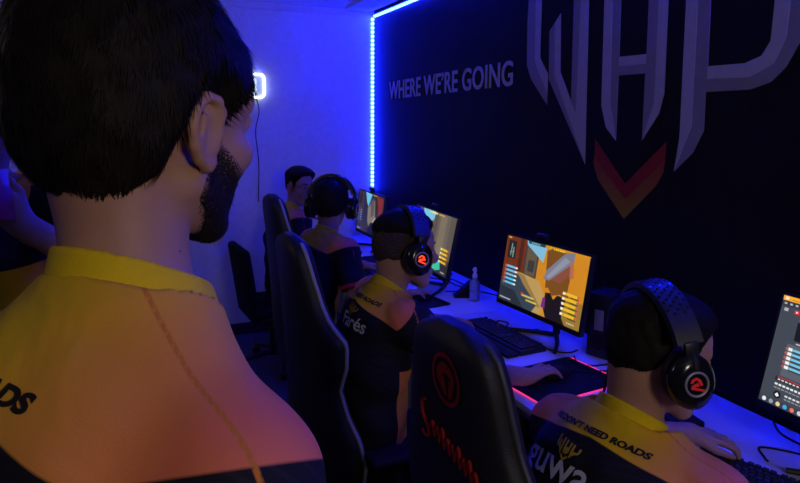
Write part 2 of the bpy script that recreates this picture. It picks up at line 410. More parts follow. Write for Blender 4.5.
# ------------------------------------------------------------------ monitors
def sr(r, g, b):
    f = lambda c: ((c/255+.055)/1.055)**2.4 if c > 10 else c/255/12.92
    return (f(r), f(g), f(b))
def game(kind):
    P = []
    q = lambda c, *pts: P.append((sr(*c), pts))
    rc = lambda c, u0, v0, u1, v1: P.append((sr(*c), ((u0, v0), (u1, v0), (u1, v1), (u0, v1))))
    if kind == 'yellow':
        rc((206, 134, 26), .0, .0, 1, 1)
        rc((110, 48, 18), 0, .3, .27, 1); rc((74, 34, 18), .19, .3, .235, 1)
        rc((66, 60, 54), .27, .45, .44, 1); rc((96, 84, 66), .29, .5, .42, .93); rc((60, 56, 54), .32, .55, .40, .72)
        q((128, 186, 216), (.27, .99), (.28, .93), (.50, .74), (.52, .96))
        rc((30, 60, 72), .29, .955, .50, 1)
        q((186, 150, 86), (.20, .50), (.48, .47), (.60, .24), (.56, 0), (.2, .0))
        q((150, 120, 66), (.20, .50), (.30, .47), (.55, .10), (.4, .1), (.2, .2))
        q((54, 66, 78), (0, .0), (.45, 0), (.50, .12), (.30, .34), (.22, .46), (.0, .3))
        q((40, 46, 54), (0, 0), (.34, 0), (.2, .2), (0, .22))
        q((150, 116, 44), (.7, 0), (1, 0), (1, .36), (.78, .34))
        q((120, 74, 24), (.53, .92), (.60, .98), (.84, .95), (.82, .45), (.86, .33), (.74, .38), (.66, .33), (.60, .42), (.57, .40))
        q((136, 76, 58), (.60, .72), (.78, .84), (.83, .70), (.72, .52), (.60, .55))
        q((122, 122, 140), (.53, .52), (.60, .52), (.84, .86), (.84, .99), (.74, .96), (.56, .66))
        q((142, 146, 160), (.56, .56), (.60, .55), (.80, .86), (.74, .90))
        q((176, 106, 76), (.80, .86), (.84, .84), (.86, .66), (.82, .62))
        q((26, 20, 20), (.58, .34), (.64, .36), (.68, .28), (.72, .36), (.80, .36), (.83, .28), (.79, .20), (.80, .08), (.84, 0), (.62, 0), (.58, .12))
        q((120, 40, 120), (.56, .26), (.59, .28), (.60, .12), (.55, .12))
        rc((196, 178, 96), .30, .17, .46, .20)
        rc((220, 60, 50), .29, .19, .32, .22); rc((210, 190, 60), .36, .12, .50, .145)
    elif kind == 'tower':
        rc((120, 96, 60), 0, 0, 1, 1)
        rc((120, 66, 34), 0, .4, .24, 1); rc((44, 50, 50), .02, .62, .15, .94)
        q((120, 196, 224), (.2, 1), (.52, 1), (.50, .86), (.34, .70), (.3, .8))
        rc((104, 96, 82), .52, .2, 1, 1); rc((84, 78, 70), .52, .2, .60, 1); rc((126, 112, 88), .66, .3, .80, .98); rc((92, 84, 70), .88, .2, 1, 1)
        q((150, 126, 84), (.1, .4), (.5, .62), (.5, .3), (.3, .0), (.1, .0))
        q((44, 42, 46), (.4, 0), (1, 0), (1, .26), (.62, .32), (.42, .2))
        q((196, 60, 160), (.46, .40), (.52, .38), (.66, .12), (.60, .08), (.5, .2))
        q((60, 190, 150), (.60, .14), (.80, .22), (.84, .08), (.66, .0))
        rc((240, 220, 90), .36, .955, .56, .985)
    else:
        rc((40, 40, 44), 0, 0, 1, 1)
        rc((70, 50, 46), .0, .4, .22, 1); rc((30, 36, 40), .02, .66, .15, .94)
        q((104, 190, 220), (.28, 1), (.54, .98), (.42, .66), (.36, .74))
        q((128, 116, 92), (.40, .62), (.52, .76), (.66, .86), (.72, .3), (.52, .1), (.42, .3))
        q((90, 84, 72), (.5, .8), (.62, .9), (.66, .5), (.54, .4))
        q((128, 44, 34), (.72, .98), (.97, .94), (.92, .36), (.8, .4), (.8, .7))
        q((50, 46, 52), (0, 0), (.5, 0), (.42, .3), (.1, .36), (0, .34))
        q((20, 20, 24), (.4, 0), (.9, 0), (.84, .2), (.7, .3), (.55, .3))
        q((190, 180, 150), (.62, .34), (.72, .46), (.74, .42), (.64, .28))
    # heads-up display common to the three games
    if kind in ('yellow', 'tower'):
        rc((28, 34, 34), .035, .66, .14, .93)
        q((130, 150, 140), (.07, .7), (.08, .7), (.09, .88), (.075, .9)); q((110, 140, 130), (.06, .74), (.12, .76), (.12, .78), (.06, .76)); rc((120, 150, 140), .10, .68, .115, .84)
        rc((220, 220, 90), .02, .965, .06, .98)
    for i in range(5):
        v = .52-i*.062
        if kind == 'yellow' or kind == 'tower':
            rc((92, 190, 230), .055, v, .17, v+.032); rc((236, 232, 216), .17, v+.004, .20, v+.03); rc((190, 96, 84), .03, v-.01, .05, v+.035); rc((40, 40, 40), .055, v-.012, .2, v-.004)
        else:
            rc((110, 150, 180), .03, .50-i*.06, .07, .515-i*.06); rc((150, 170, 190), .12, .50-i*.06, .17, .52-i*.06)
        if i < 4 or kind == 'yellow':
            v2 = .405-i*.07
            rc((236, 186, 40), .80, v2, .93, v2+.038); rc((236, 232, 216), .775, v2, .80, v2+.036); rc((210, 90, 80), .94, v2-.01, .955, v2+.04); rc((44, 70, 30), .86, v2-.022, .95, v2-.006)
    for i in range(9): rc((190, 196, 200), .02+i*.017, .035, .032+i*.017, .055)
    rc((250, 220, 70), .56, .955, .565, .99); 
    for i in range(6): rc((250, 214, 60), .60+i*.022, .958, .615+i*.022, .978)
    for i in range(5): rc((120, 190, 210), .33+i*.022, .965, .345+i*.022, .985)
    for i in range(4): rc((200, 196, 180), .86+i*.022, .04, .875+i*.022, .06)
    return P
def webpage():
    P = []
    rc = lambda c, u0, v0, u1, v1: P.append((sr(*c), ((u0, v0), (u1, v0), (u1, v1), (u0, v1))))
    q = lambda c, *pts: P.append((sr(*c), pts))
    def disc(c, u, v, r): P.append((sr(*c), [(u+r*math.cos(2*PI*i/16)*.57, v+r*math.sin(2*PI*i/16)) for i in range(16)]))
    rc((66, 72, 80), 0, 0, 1, 1); rc((250, 168, 44), 0, .955, 1, 1); rc((240, 232, 220), .012, .965, .03, .99); rc((60, 50, 50), .05, .968, .3, .972)
    rc((52, 56, 62), 0, .905, 1, .955)
    for i in range(8): rc((190, 190, 190), .012+i*.03, .922, .026+i*.03, .938)
    rc((214, 214, 214), .018, .872, .04, .878); rc((214, 214, 214), .018, .862, .04, .868); rc((214, 214, 214), .018, .882, .04, .888)
    rc((236, 40, 34), .075, .855, .10, .888); q((250, 250, 250), (.083, .862), (.083, .882), (.094, .872))
    for i in range(6): rc((230, 230, 230), .108+i*.014, .862, .118+i*.014, .882)
    rc((120, 122, 126), .11, .80, .17, .812)
    rc((24, 26, 28), .105, .62, .60, .79)
    q((150, 170, 160), (.14, .64), (.2, .76), (.22, .75), (.17, .64)); q((120, 150, 150), (.2, .66), (.3, .72), (.3, .70), (.2, .64)); rc((170, 180, 176), .13, .7, .26, .712)
    rc((84, 200, 200), .15, .632, .32, .652); rc((206, 206, 206), .12, .592, .18, .602)
    rc((120, 122, 124), .08, .28, .60, .58); q((150, 140, 124), (.12, .28), (.6, .28), (.6, .46), (.3, .42)); q((92, 96, 104), (.08, .28), (.3, .28), (.24, .58), (.08, .58))
    for i in range(5):
        v = .525-i*.042
        rc((112, 200, 232), .115, v, .36, v+.02); rc((240, 240, 236), .09, v-.004, .112, v+.024); rc((30, 34, 40), .115, v-.012, .36, v-.004); rc((190, 90, 80), .075, v, .087, v+.02)
    rc((40, 40, 42), .06, .225, 1, .265); rc((230, 50, 44), .07, .258, .24, .264); rc((240, 240, 240), .24, .259, .5, .263)
    for i in range(9): rc((220, 220, 220), .075+i*.02, .236, .088+i*.02, .248)
    for i in range(14): rc((236, 236, 236), .065+i*.021, .188, .08+i*.021, .205)
    for i in range(8): rc((150, 152, 156), .065+i*.02, .158, .08+i*.02, .168)
    disc((20, 20, 22), .09, .105, .035); q((240, 240, 240), (.078, .1), (.09, .125), (.102, .1), (.09, .085))
    for i in range(9): rc((226, 226, 226), .13+i*.021, .112, .145+i*.021, .127)
    for i in range(7): rc((150, 152, 156), .13+i*.02, .085, .145+i*.02, .095)
    rc((58, 62, 70), 0, 0, 1, .055)
    for i, c in enumerate(((230, 230, 234), (150, 160, 170), (236, 210, 150), (70, 170, 220), (230, 120, 90), (200, 204, 210), (150, 120, 90), (90, 190, 110), (230, 230, 230))):
        disc(c, .03+i*.038, .028, .02)
    return P
def monitor(label, c, yaw, tilt, polys, w=.58, cam=True):
    """c is the centre of the front face; the stand reaches the desk below"""
    base = V((c[0]+.10, c[1], DZ))
    t = thing('monitor', label, 'monitor', base, (0, 0, yaw), 'gaming monitors along the black wall')
    h = w*.585
    M = Matrix.Translation(V((c[0]-base.x, 0, c[2]-DZ))) @ Matrix.Rotation(tilt, 4, 'Y')
    L = lambda x, y, z: M @ V((x, y, z))
    def put(mb, nm, m, par=t, flat=False):
        mb.bm.transform(M); return mb.build(nm, m, par, flat)
    sh = put(MB().box((.014, 0, 0), (.024, w, h), .004), 'shell', 'black_plastic')
    mb = MB(); mb.box((.035, 0, -.02), (.03, w*.6, h*.6), .012); b = put(mb, 'back_cover', 'black_plastic', sh)
    for nm, cc, dd in (('bezel', (0, 0, h/2-.004), (.006, w, .008)), ('bezel', (0, 0, -h/2+.010), (.006, w, .020)), ('bezel', (0, w/2-.004, 0), (.006, .008, h-.028)), ('bezel', (0, -w/2+.004, 0), (.006, .008, h-.028))):
        put(MB().box(cc, dd, .0015), nm, 'matt_black')
    sw, s0, s1 = w-.016, -h/2+.02, h/2-.008
    verts = []; faces = []; cols = []
    for i, (colr, pts) in enumerate(polys):
        x = -.0002-i*.000012; k = len(verts)
        for u, v in pts: verts.append((x, sw/2-u*sw, s0+v*(s1-s0)))
        faces.append(tuple(range(k, k+len(pts)))); cols.append(colr)
    me = bpy.data.meshes.new('screen'); me.from_pydata([M @ V(v) for v in verts], [], faces); me.update()
    at = me.attributes.new('pix', 'FLOAT_COLOR', 'FACE'); at.data.foreach_set('color', [k for c_ in cols for k in c_+(1,)])
    link('screen', me, t, 'screen')
    MB().tube([L(.04, 0, -.03), L(.075, 0, -.05), (0, 0, .06), (0, 0, .019)], .017, 12, smooth=4).build('stand_neck', 'black_plastic', t)
    for s in (-1, 1):
        MB().tube([(0, 0, .0125), (-.07, s*.09, .0115), (-.15, s*.17, .010)], lambda q_: .011-.003*q_, 8).build('stand_foot', 'black_plastic', t)
    if cam:
        wc = thing('webcam', {'y': 'dark webcam clipped on the monitor with the yellow wall picture', 't': 'dark webcam clipped on the monitor with the stone tower picture', 'd': 'dark webcam on the monitor nearest the corner light'}[cam], 'webcam', base+Matrix.Rotation(yaw, 3, 'Z')@L(.014, .04, h/2), (0, 0, yaw), 'webcams on the monitors')
        MB().cyl((0, -.035, .022), (0, .035, .022), .014, n=16, bev=.004).build('body', 'black_plastic', wc)
        MB().cyl((-.012, 0, .022), (-.02, 0, .022), .009, n=16).build('lens', 'gloss_black', wc)
        MB().box((.006, 0, .005), (.03, .03, .010), .002).build('clip', 'black_plastic', wc)
    return t
monitor('monitor with grey web page at the edge of the photo', (1.687, .945, 1.054), -.028, .24, webpage(), cam=False)
monitor('monitor with a yellow wall game picture, between two players', (1.638, 2.288, 1.012), .061, .163, game('yellow'), .57, 'y')
monitor('monitor with a stone tower game picture behind the red-lit headset', (1.57, 3.25, 1.024), -.05, .2, game('tower'), .6, 't')
monitor('dark game monitor nearest the white wall and corner light', (1.65, 4.466, 1.0), -.012, .098, game('dark'), .57, 'd')

# ------------------------------------------------------------------ smooth bodies: a distance field turned into one continuous surface
class Field:
    def __init__(s, lo, hi, h):
        s.lo = np.array(lo, np.float32); s.h = h
        s.n = np.ceil((np.array(hi)-s.lo)/h).astype(int)+1
        s.D = np.full(tuple(s.n), .5, np.float32)
    def window(s, lo, hi, pad):
        a = np.maximum(0, np.floor((np.array(lo)-pad-s.lo)/s.h).astype(int)); b = np.minimum(s.n, np.ceil((np.array(hi)+pad-s.lo)/s.h).astype(int)+1)
        if np.any(b <= a): return None
        ax = [(s.lo[i]+s.h*np.arange(a[i], b[i])).astype(np.float32) for i in range(3)]
        return tuple(slice(a[i], b[i]) for i in range(3)), ax[0][:, None, None], ax[1][None, :, None], ax[2][None, None, :]
    def blend(s, sl, d, k, sub=False):
        a = s.D[sl]
        if sub:
            b = -d; h = np.clip(.5-.5*(b-a)/k, 0, 1); s.D[sl] = a*h+b*(1-h)+k*h*(1-h)
        else:
            h = np.clip(.5+.5*(d-a)/k, 0, 1); s.D[sl] = d*(1-h)+a*h-k*h*(1-h)
    def cap(s, p, q, r1, r2, k=.01, clip=None, sub=False, flat=None):
        """tapered capsule; clip=(point, normal) cuts it; flat=(axis, factor) squashes it along an axis"""
        p, q = np.array(p, np.float32), np.array(q, np.float32); r = max(r1, r2)
        w = s.window(np.minimum(p, q), np.maximum(p, q), r+3*k+2*s.h)
        if w is None: return
        sl, X, Y, Z = w; d = q-p; L2 = max(1e-9, float(d@d))
        x, y, z = X-p[0], Y-p[1], Z-p[2]
        t = np.clip((x*d[0]+y*d[1]+z*d[2])/L2, 0, 1)
        ex, ey, ez = x-t*d[0], y-t*d[1], z-t*d[2]
        if flat is not None:
            n, f = np.array(flat[0]), flat[1]; c = (ex*n[0]+ey*n[1]+ez*n[2])*(1/f-1)
            D = (np.sqrt((ex+c*n[0])**2+(ey+c*n[1])**2+(ez+c*n[2])**2)-(r1+(r2-r1)*t))*(f if f < 1 else 1)
        else:
            D = np.sqrt(ex*ex+ey*ey+ez*ez)-(r1+(r2-r1)*t)
        if clip is not None:
            for cp, cn in clip: D = np.maximum(D, (X-cp[0])*cn[0]+(Y-cp[1])*cn[1]+(Z-cp[2])*cn[2])
        s.blend(sl, D, k, sub)
    def ell(s, c, r, M=None, k=.01, sub=False):
        c = np.array(c, np.float32); r = np.array(r, np.float32); m = float(r.max())
        w = s.window(c, c, m+3*k+2*s.h)
        if w is None: return
        sl, X, Y, Z = w; x, y, z = X-c[0], Y-c[1], Z-c[2]
        if M is not None:
            M = np.array(M, np.float32)   # columns are the local axes
            x, y, z = (M[0, 0]*x+M[1, 0]*y+M[2, 0]*z), (M[0, 1]*x+M[1, 1]*y+M[2, 1]*z), (M[0, 2]*x+M[1, 2]*y+M[2, 2]*z)
        k0 = np.sqrt((x/r[0])**2+(y/r[1])**2+(z/r[2])**2); k1 = np.sqrt((x/r[0]**2)**2+(y/r[1]**2)**2+(z/r[2]**2)**2)+1e-6
        s.blend(sl, k0*(k0-1)/k1, k, sub)
    def loft(s, pts, A, B, L, e=0., k=.03, clip=None):
        """trunk: elliptic sections (half width A along L, half depth B) along a bent spine"""
        L = np.array(L, np.float32)
        for i in range(len(pts)-1):
            p, q = np.array(pts[i], np.float32), np.array(pts[i+1], np.float32); d = q-p; L2 = float(d@d); m = max(A[i], A[i+1])+e
            w = s.window(np.minimum(p, q), np.maximum(p, q), m+3*k+2*s.h)
            if w is None: continue
            sl, X, Y, Z = w; x, y, z = X-p[0], Y-p[1], Z-p[2]
            t = np.clip((x*d[0]+y*d[1]+z*d[2])/L2, 0, 1)
            ex, ey, ez = x-t*d[0], y-t*d[1], z-t*d[2]
            a = A[i]+(A[i+1]-A[i])*t+e; b = B[i]+(B[i+1]-B[i])*t+e
            u = ex*L[0]+ey*L[1]+ez*L[2]; v2 = np.maximum(0, ex*ex+ey*ey+ez*ez-u*u)
            D = (np.sqrt((u/a)**2+v2/b**2)-1)*b
            if clip is not None:
                for cp, cn in clip: D = np.maximum(D, (X-cp[0])*cn[0]+(Y-cp[1])*cn[1]+(Z-cp[2])*cn[2])
            s.blend(sl, D, k if i else 1e-4)
    def surface(s):
        """surface nets: one vertex per crossed cell, one quad per crossed edge"""
        D = s.D; I = D < 0
        c = np.zeros(tuple(n-1 for n in D.shape), np.uint8)
        for dx in (0, 1):
            for dy in (0, 1):
                for dz in (0, 1): c += I[dx:D.shape[0]-1+dx, dy:D.shape[1]-1+dy, dz:D.shape[2]-1+dz]
        cell = np.argwhere((c > 0) & (c < 8)); idx = np.full(c.shape, -1, np.int64); idx[tuple(cell.T)] = np.arange(len(cell))
        P = np.zeros((len(cell), 3)); W = np.zeros(len(cell)); i, j, k = cell.T
        corner = [(0, 0, 0), (1, 0, 0), (0, 1, 0), (1, 1, 0), (0, 0, 1), (1, 0, 1), (0, 1, 1), (1, 1, 1)]
        for a in range(8):
            for ax in range(3):
                if corner[a][ax]: continue
                b = list(corner[a]); b[ax] = 1
                va = D[i+corner[a][0], j+corner[a][1], k+corner[a][2]]; vb = D[i+b[0], j+b[1], k+b[2]]
                hit = (va < 0) != (vb < 0); t = np.where(hit, va/np.where(hit, va-vb, 1), 0)
                q = np.tile(np.array(corner[a], float), (len(cell), 1)); q[:, ax] += t
                P[hit] += q[hit]; W[hit] += 1
        P = (cell+P/W[:, None])*s.h+s.lo
        F = []
        for ax in range(3):
            o1, o2 = (ax+1) % 3, (ax+2) % 3
            sa = [slice(None)]*3; sb = [slice(None)]*3; sa[ax] = slice(0, -1); sb[ax] = slice(1, None)
            A, B = I[tuple(sa)], I[tuple(sb)]
            e = np.argwhere(A != B); e = e[(e[:, o1] > 0) & (e[:, o2] > 0) & (e[:, o1] < D.shape[o1]-1) & (e[:, o2] < D.shape[o2]-1)]
            if not len(e): continue
            flip = ~I[tuple(e.T)]
            def at(d1, d2):
                g = e.copy(); g[:, o1] -= d1; g[:, o2] -= d2; return idx[tuple(g.T)]
            q = np.stack([at(1, 1), at(0, 1), at(0, 0), at(1, 0)], 1); q[flip] = q[flip][:, ::-1]
            F.append(q)
        F = np.concatenate(F); return P, F[(F >= 0).all(1)]

def mesh_from(name, P, F, root=None, m=None, parent=None, atts=None):
    o0 = np.array(root if root is not None else (0, 0, 0), float)
    me = bpy.data.meshes.new(name); me.from_pydata((P-o0).tolist(), [], F.tolist() if hasattr(F, 'tolist') else F)
    me.polygons.foreach_set('use_smooth', np.ones(len(me.polygons), bool)); me.update()
    for k, v in (atts or {}).items():
        a = me.attributes.new(k, 'FLOAT', 'POINT'); a.data.foreach_set('value', np.asarray(v, np.float32))
    return link(name, me, parent, m)

# head in its own frame: x forward, y to the left, z up, origin midway between the ears
def head_prims(sc=1., smile=False, ear=True):
    C = []
    e = lambda c, r, k=.012, sub=False, yaw=0, pitch=0: C.append(('e', c, r, k, sub, yaw, pitch))
    c = lambda p, q, r1, r2, k=.01: C.append(('c', p, q, r1, r2, k))
    e((-.014, 0, .045), (.100, .077, .086)); e((.040, 0, .052), (.056, .063, .056), .02)
    e((-.045, 0, .01), (.058, .062, .06), .02)
    e((.042, 0, -.02), (.052, .060, .066), .02)
    for s in (1, -1):
        c((.0, s*.053, -.042), (.058, s*.022, -.088), .020, .018, .02)
        e((.062, s*.040, -.014), (.026, .022, .02), .012)
        c((.088, s*.010, .036), (.072, s*.044, .036), .010, .010, .012)
    e((.074, 0, -.090), (.020, .026, .019), .015)
    e((.075, 0, -.055), (.022, .030, .026), .015)
    c((.093, 0, .030), (.113, 0, -.014), .0085, .0115, .010)
    for s in (1, -1):
        e((.104, s*.0125, -.020), (.010, .0075, .008), .006)
        e((.094, s*.031, .018), (.013, .0165, .0105), .009, True)
        e((.079, s*.031, .017), (.0128, .0135, .0115), .003)
        c((.0905, s*.018, .0235), (.0865, s*.044, .0215), .0022, .0022, .003)
    w = .028 if smile else .023
    e((.097, 0, -.0475), (.009, w, .0055), .004); e((.095, 0, -.0585), (.009, w*.9, .0065), .004)
    e((.103, 0, -.0528), (.007, w*1.02, .0016), .003, True)
    if smile:
        for s in (1, -1): e((.086, s*.030, -.047), (.006, .005, .006), .005, True); e((.078, s*.038, -.03), (.017, .016, .014), .01)
    if ear:
        for s in (1, -1):
            e((-.006, s*.077, .002), (.0185, .007, .028), .006, False, s*12, -10)
            path = [(.010, .081, .008), (.010, .085, .022), (.002, .089, .033), (-.012, .092, .035), (-.023, .094, .024), (-.025, .093, .006), (-.019, .090, -.010), (-.010, .085, -.022), (.002, .081, -.029), (.008, .078, -.024)]
            path = [(x*1.0-.001, .074+(y-.074)*.62, z*.95) for x, y, z in path]
            for i in range(len(path)-1):
                a, b = path[i], path[i+1]; rr = .0052 if i < 6 else .0058
                c((a[0], s*a[1], a[2]), (b[0], s*b[1], b[2]), rr, rr, .003)
            e((-.003, s*.0865, .004), (.0095, .006, .0145), .004, True); e((-.007, s*.0865, .022), (.008, .004, .007), .003, True)
            c((.009, s*.079, -.002), (.010, s*.080, .004), .0045, .0045, .003)
            c((-.012, s*.083, -.008), (-.013, s*.084, .016), .0035, .0035, .003)
    return C
def put_prims(F, C, T, inflate=0., skip_sub=False):
    Rm = np.array(T.to_3x3().normalized()); sc = T.to_scale()[0]; g = lambda p: tuple(T @ V(p))
    for p in C:
        if p[0] == 'c': F.cap(g(p[1]), g(p[2]), p[3]*sc+inflate, p[4]*sc+inflate, p[5])
        else:
            if p[4] and skip_sub: continue
            M = Rm @ np.array((Matrix.Rotation(R(p[5]), 3, 'Z') @ Matrix.Rotation(R(p[6]), 3, 'Y')))
            F.ell(g(p[1]), [q*sc+(0 if p[4] else inflate) for q in p[2]], M, p[3], p[4])

def hairline(phi, style):
    xs = [0, .45, .72, .95, 1.12, 1.3, 1.45, 1.75, 1.92, 2.1, 2.5, PI]
    zs = {'fade': [.090, .088, .066, .050, .036, .036, .048, .054, .056, .056, .058, .060],
          'man': [.100, .098, .074, .056, .018, .012, .030, .036, -.008, -.060, -.096, -.100],
          'long_nape': [.090, .088, .064, .040, -.010, -.012, .030, .036, -.008, -.060, -.096, -.100],
          'short': [.090, .088, .064, .040, -.004, -.006, .034, .040, .006, -.030, -.050, -.056],
          'mop': [.074, .074, .050, .030, -.012, -.012, .024, .028, -.012, -.048, -.068, -.072]}[style]
    return np.interp(phi, xs, zs)
def hair_field(T, style='short', side=.006, top=.016, h=.003, quiff=0., fade=.05, low=0.):
    F = Field((-.15, -.12, -.11), (.15, .12, .19), h)
    X = F.lo[0]+h*np.arange(F.n[0])[:, None, None]; Y = F.lo[1]+h*np.arange(F.n[1])[None, :, None]; Z = F.lo[2]+h*np.arange(F.n[2])[None, None, :]
    F.D[:] = 9
    for p in head_prims(ear=False)[:3]: F.ell(p[1], p[2], None, .02)
    D = F.D
    phi = np.arctan2(np.abs(Y)+0*X, X+.0*Y); zl = hairline(phi, style)-low+.004*np.sin(Y*170+1)*np.clip(phi-2, 0, 1)-.010*np.clip(phi-2.5, 0, 1)
    a = np.clip((Z-zl+.008)/fade, 0, 1); a = a*a*(3-2*a)
    b = np.clip((Z-.04)/.08, 0, 1); b = b*b*(3-2*b)
    fr = np.clip((X+.02)/.09, 0, 1)
    t = -.006+(side+.006)*a+(top-side)*b*a+quiff*b*a*fr-.45*side*a*fr
    n = np.sin(X*90+4*np.sin(Y*40))*np.sin(Y*110+3*np.sin(Z*60))*.0012*a
    F.D = (D-t-n).astype(np.float32)
    return F.surface()
def hair_strands(P, Fc, count, length, crown=(-.045, 0, .13), lift=.3, sweep=(0, 0, 0), width=.0007, zmin=-.2):
    """short flat locks lying over the cap, combed away from the crown"""
    A, B, C = P[Fc[:, 0]], P[Fc[:, 1]], P[Fc[:, 2]]
    N = np.cross(B-A, C-A); N /= np.linalg.norm(N, axis=1)[:, None]+1e-9
    sel = rng.choice(len(Fc), count); u, v = rng.random((2, count, 1))
    O = A[sel]+(B[sel]-A[sel])*u+(P[Fc[sel, 3]]-A[sel])*v*.9; Nn = N[sel]
    Q = O-np.array(crown); Q[:, 2] -= .05*0
    D = Q+np.array(sweep)*.1+rng.normal(0, .022, (count, 3)); D[:, 2] -= .03
    D -= Nn*(D*Nn).sum(1)[:, None]; D /= np.linalg.norm(D, axis=1)[:, None]+1e-9
    S = np.cross(D, Nn); Ln = (length*(.6+.7*rng.random((count, 1))))
    w = width*(.7+.6*rng.random((count, 1)))
    p0 = O-Nn*.0015; p1 = O+D*Ln*.5+Nn*Ln*lift*.22; p2 = O+D*Ln+Nn*Ln*lift*.16
    vs = np.concatenate([p0-S*w, p0+S*w, p1-S*w*.8, p1+S*w*.8, p2], 0); i = np.arange(count); n = count
    quads = np.stack([i, i+n, i+3*n, i+2*n], 1); tris = np.stack([i+2*n, i+3*n, i+4*n], 1)
    return vs, quads.tolist()+tris.tolist()

def T_of(loc, yaw=0, pitch=0, roll=0, sc=1.):
    return Matrix.Translation(V(loc)) @ Matrix.Rotation(R(yaw), 4, 'Z') @ Matrix.Rotation(R(pitch), 4, 'Y') @ Matrix.Rotation(R(roll), 4, 'X') @ Matrix.Scale(sc, 4)

def ik(sh, wr, la, lb, pole):
    sh, wr = V(sh), V(wr); d = wr-sh; L = min(d.length, (la+lb)*.995); n = d.normalized()
    a = (la*la-lb*lb+L*L)/(2*L); hgt = math.sqrt(max(1e-6, la*la-a*a))
    p = V(pole); p = (p-n*p.dot(n)).normalized()
    return sh+n*a+p*hgt

def hand(F, wr, d, n, side, curl=(.5, .5, .5, .5), spread=.12, thumb=.5, s=1.):
    """palm, four jointed fingers of unequal length and a thumb; d points to the knuckles, n out of the back of the hand, side=+1 for a left hand"""
    wr, d, n = V(wr), V(d).normalized(), V(n); n = (n-d*n.dot(d)).normalized()
    lat = d.cross(n).normalized()*side          # towards the thumb side
    if side > 0: lat = -lat if False else lat
    lat = n.cross(d)*(-side)
    base = []
    for i, (o, l) in enumerate(((.030, .080), (.010, .086), (-.010, .082), (-.029, .074))):
        k = wr+(d*l+lat*o)*s; base.append(k)
        F.cap(wr+lat*o*.55*s+d*.008*s, k, .0145*s, .0115*s, .010, flat=(tuple(n), .82))
    F.cap(wr-d*.03*s, wr+d*.02*s, .025*s, .024*s, .02, flat=(tuple(n), .75))
    Lf = ((.040, .024, .020), (.044, .028, .021), (.041, .026, .021), (.032, .020, .019))
    for i, k in enumerate(base):
        off = (1.2, .35, -.45, -1.3)[i]*spread
        q = k; a = -.10+curl[i]*.5
        for j, l in enumerate(Lf[i]):
            dr = (d*math.cos(a)-n*math.sin(a)); dr = (dr+lat*off).normalized()
            r0 = (.0092, .0082, .0074)[j]*s*(.9 if i == 3 else 1); r1 = (.0082, .0074, .0064)[j]*s*(.9 if i == 3 else 1)
            e = q+dr*l*s; F.cap(q, e, r0, r1, .004 if j == 0 else .002); q = e; a += curl[i]*(.75, .6, .5)[j]
    t0 = wr+(d*.018+lat*.022-n*.004)*s; t1 = t0+(d*.036+lat*.026*(1.1-thumb*.3)-n*.012)*s; t2 = t1+(d*.032+lat*.008*(1-thumb)-n*.006)*s; t3 = t2+(d*.024-lat*.006*thumb-n*.006)*s
    F.cap(t0, t1, .0155*s, .0115*s, .010); F.cap(t1, t2, .0108*s, .0094*s, .003); F.cap(t2, t3, .0094*s, .0074*s, .002)

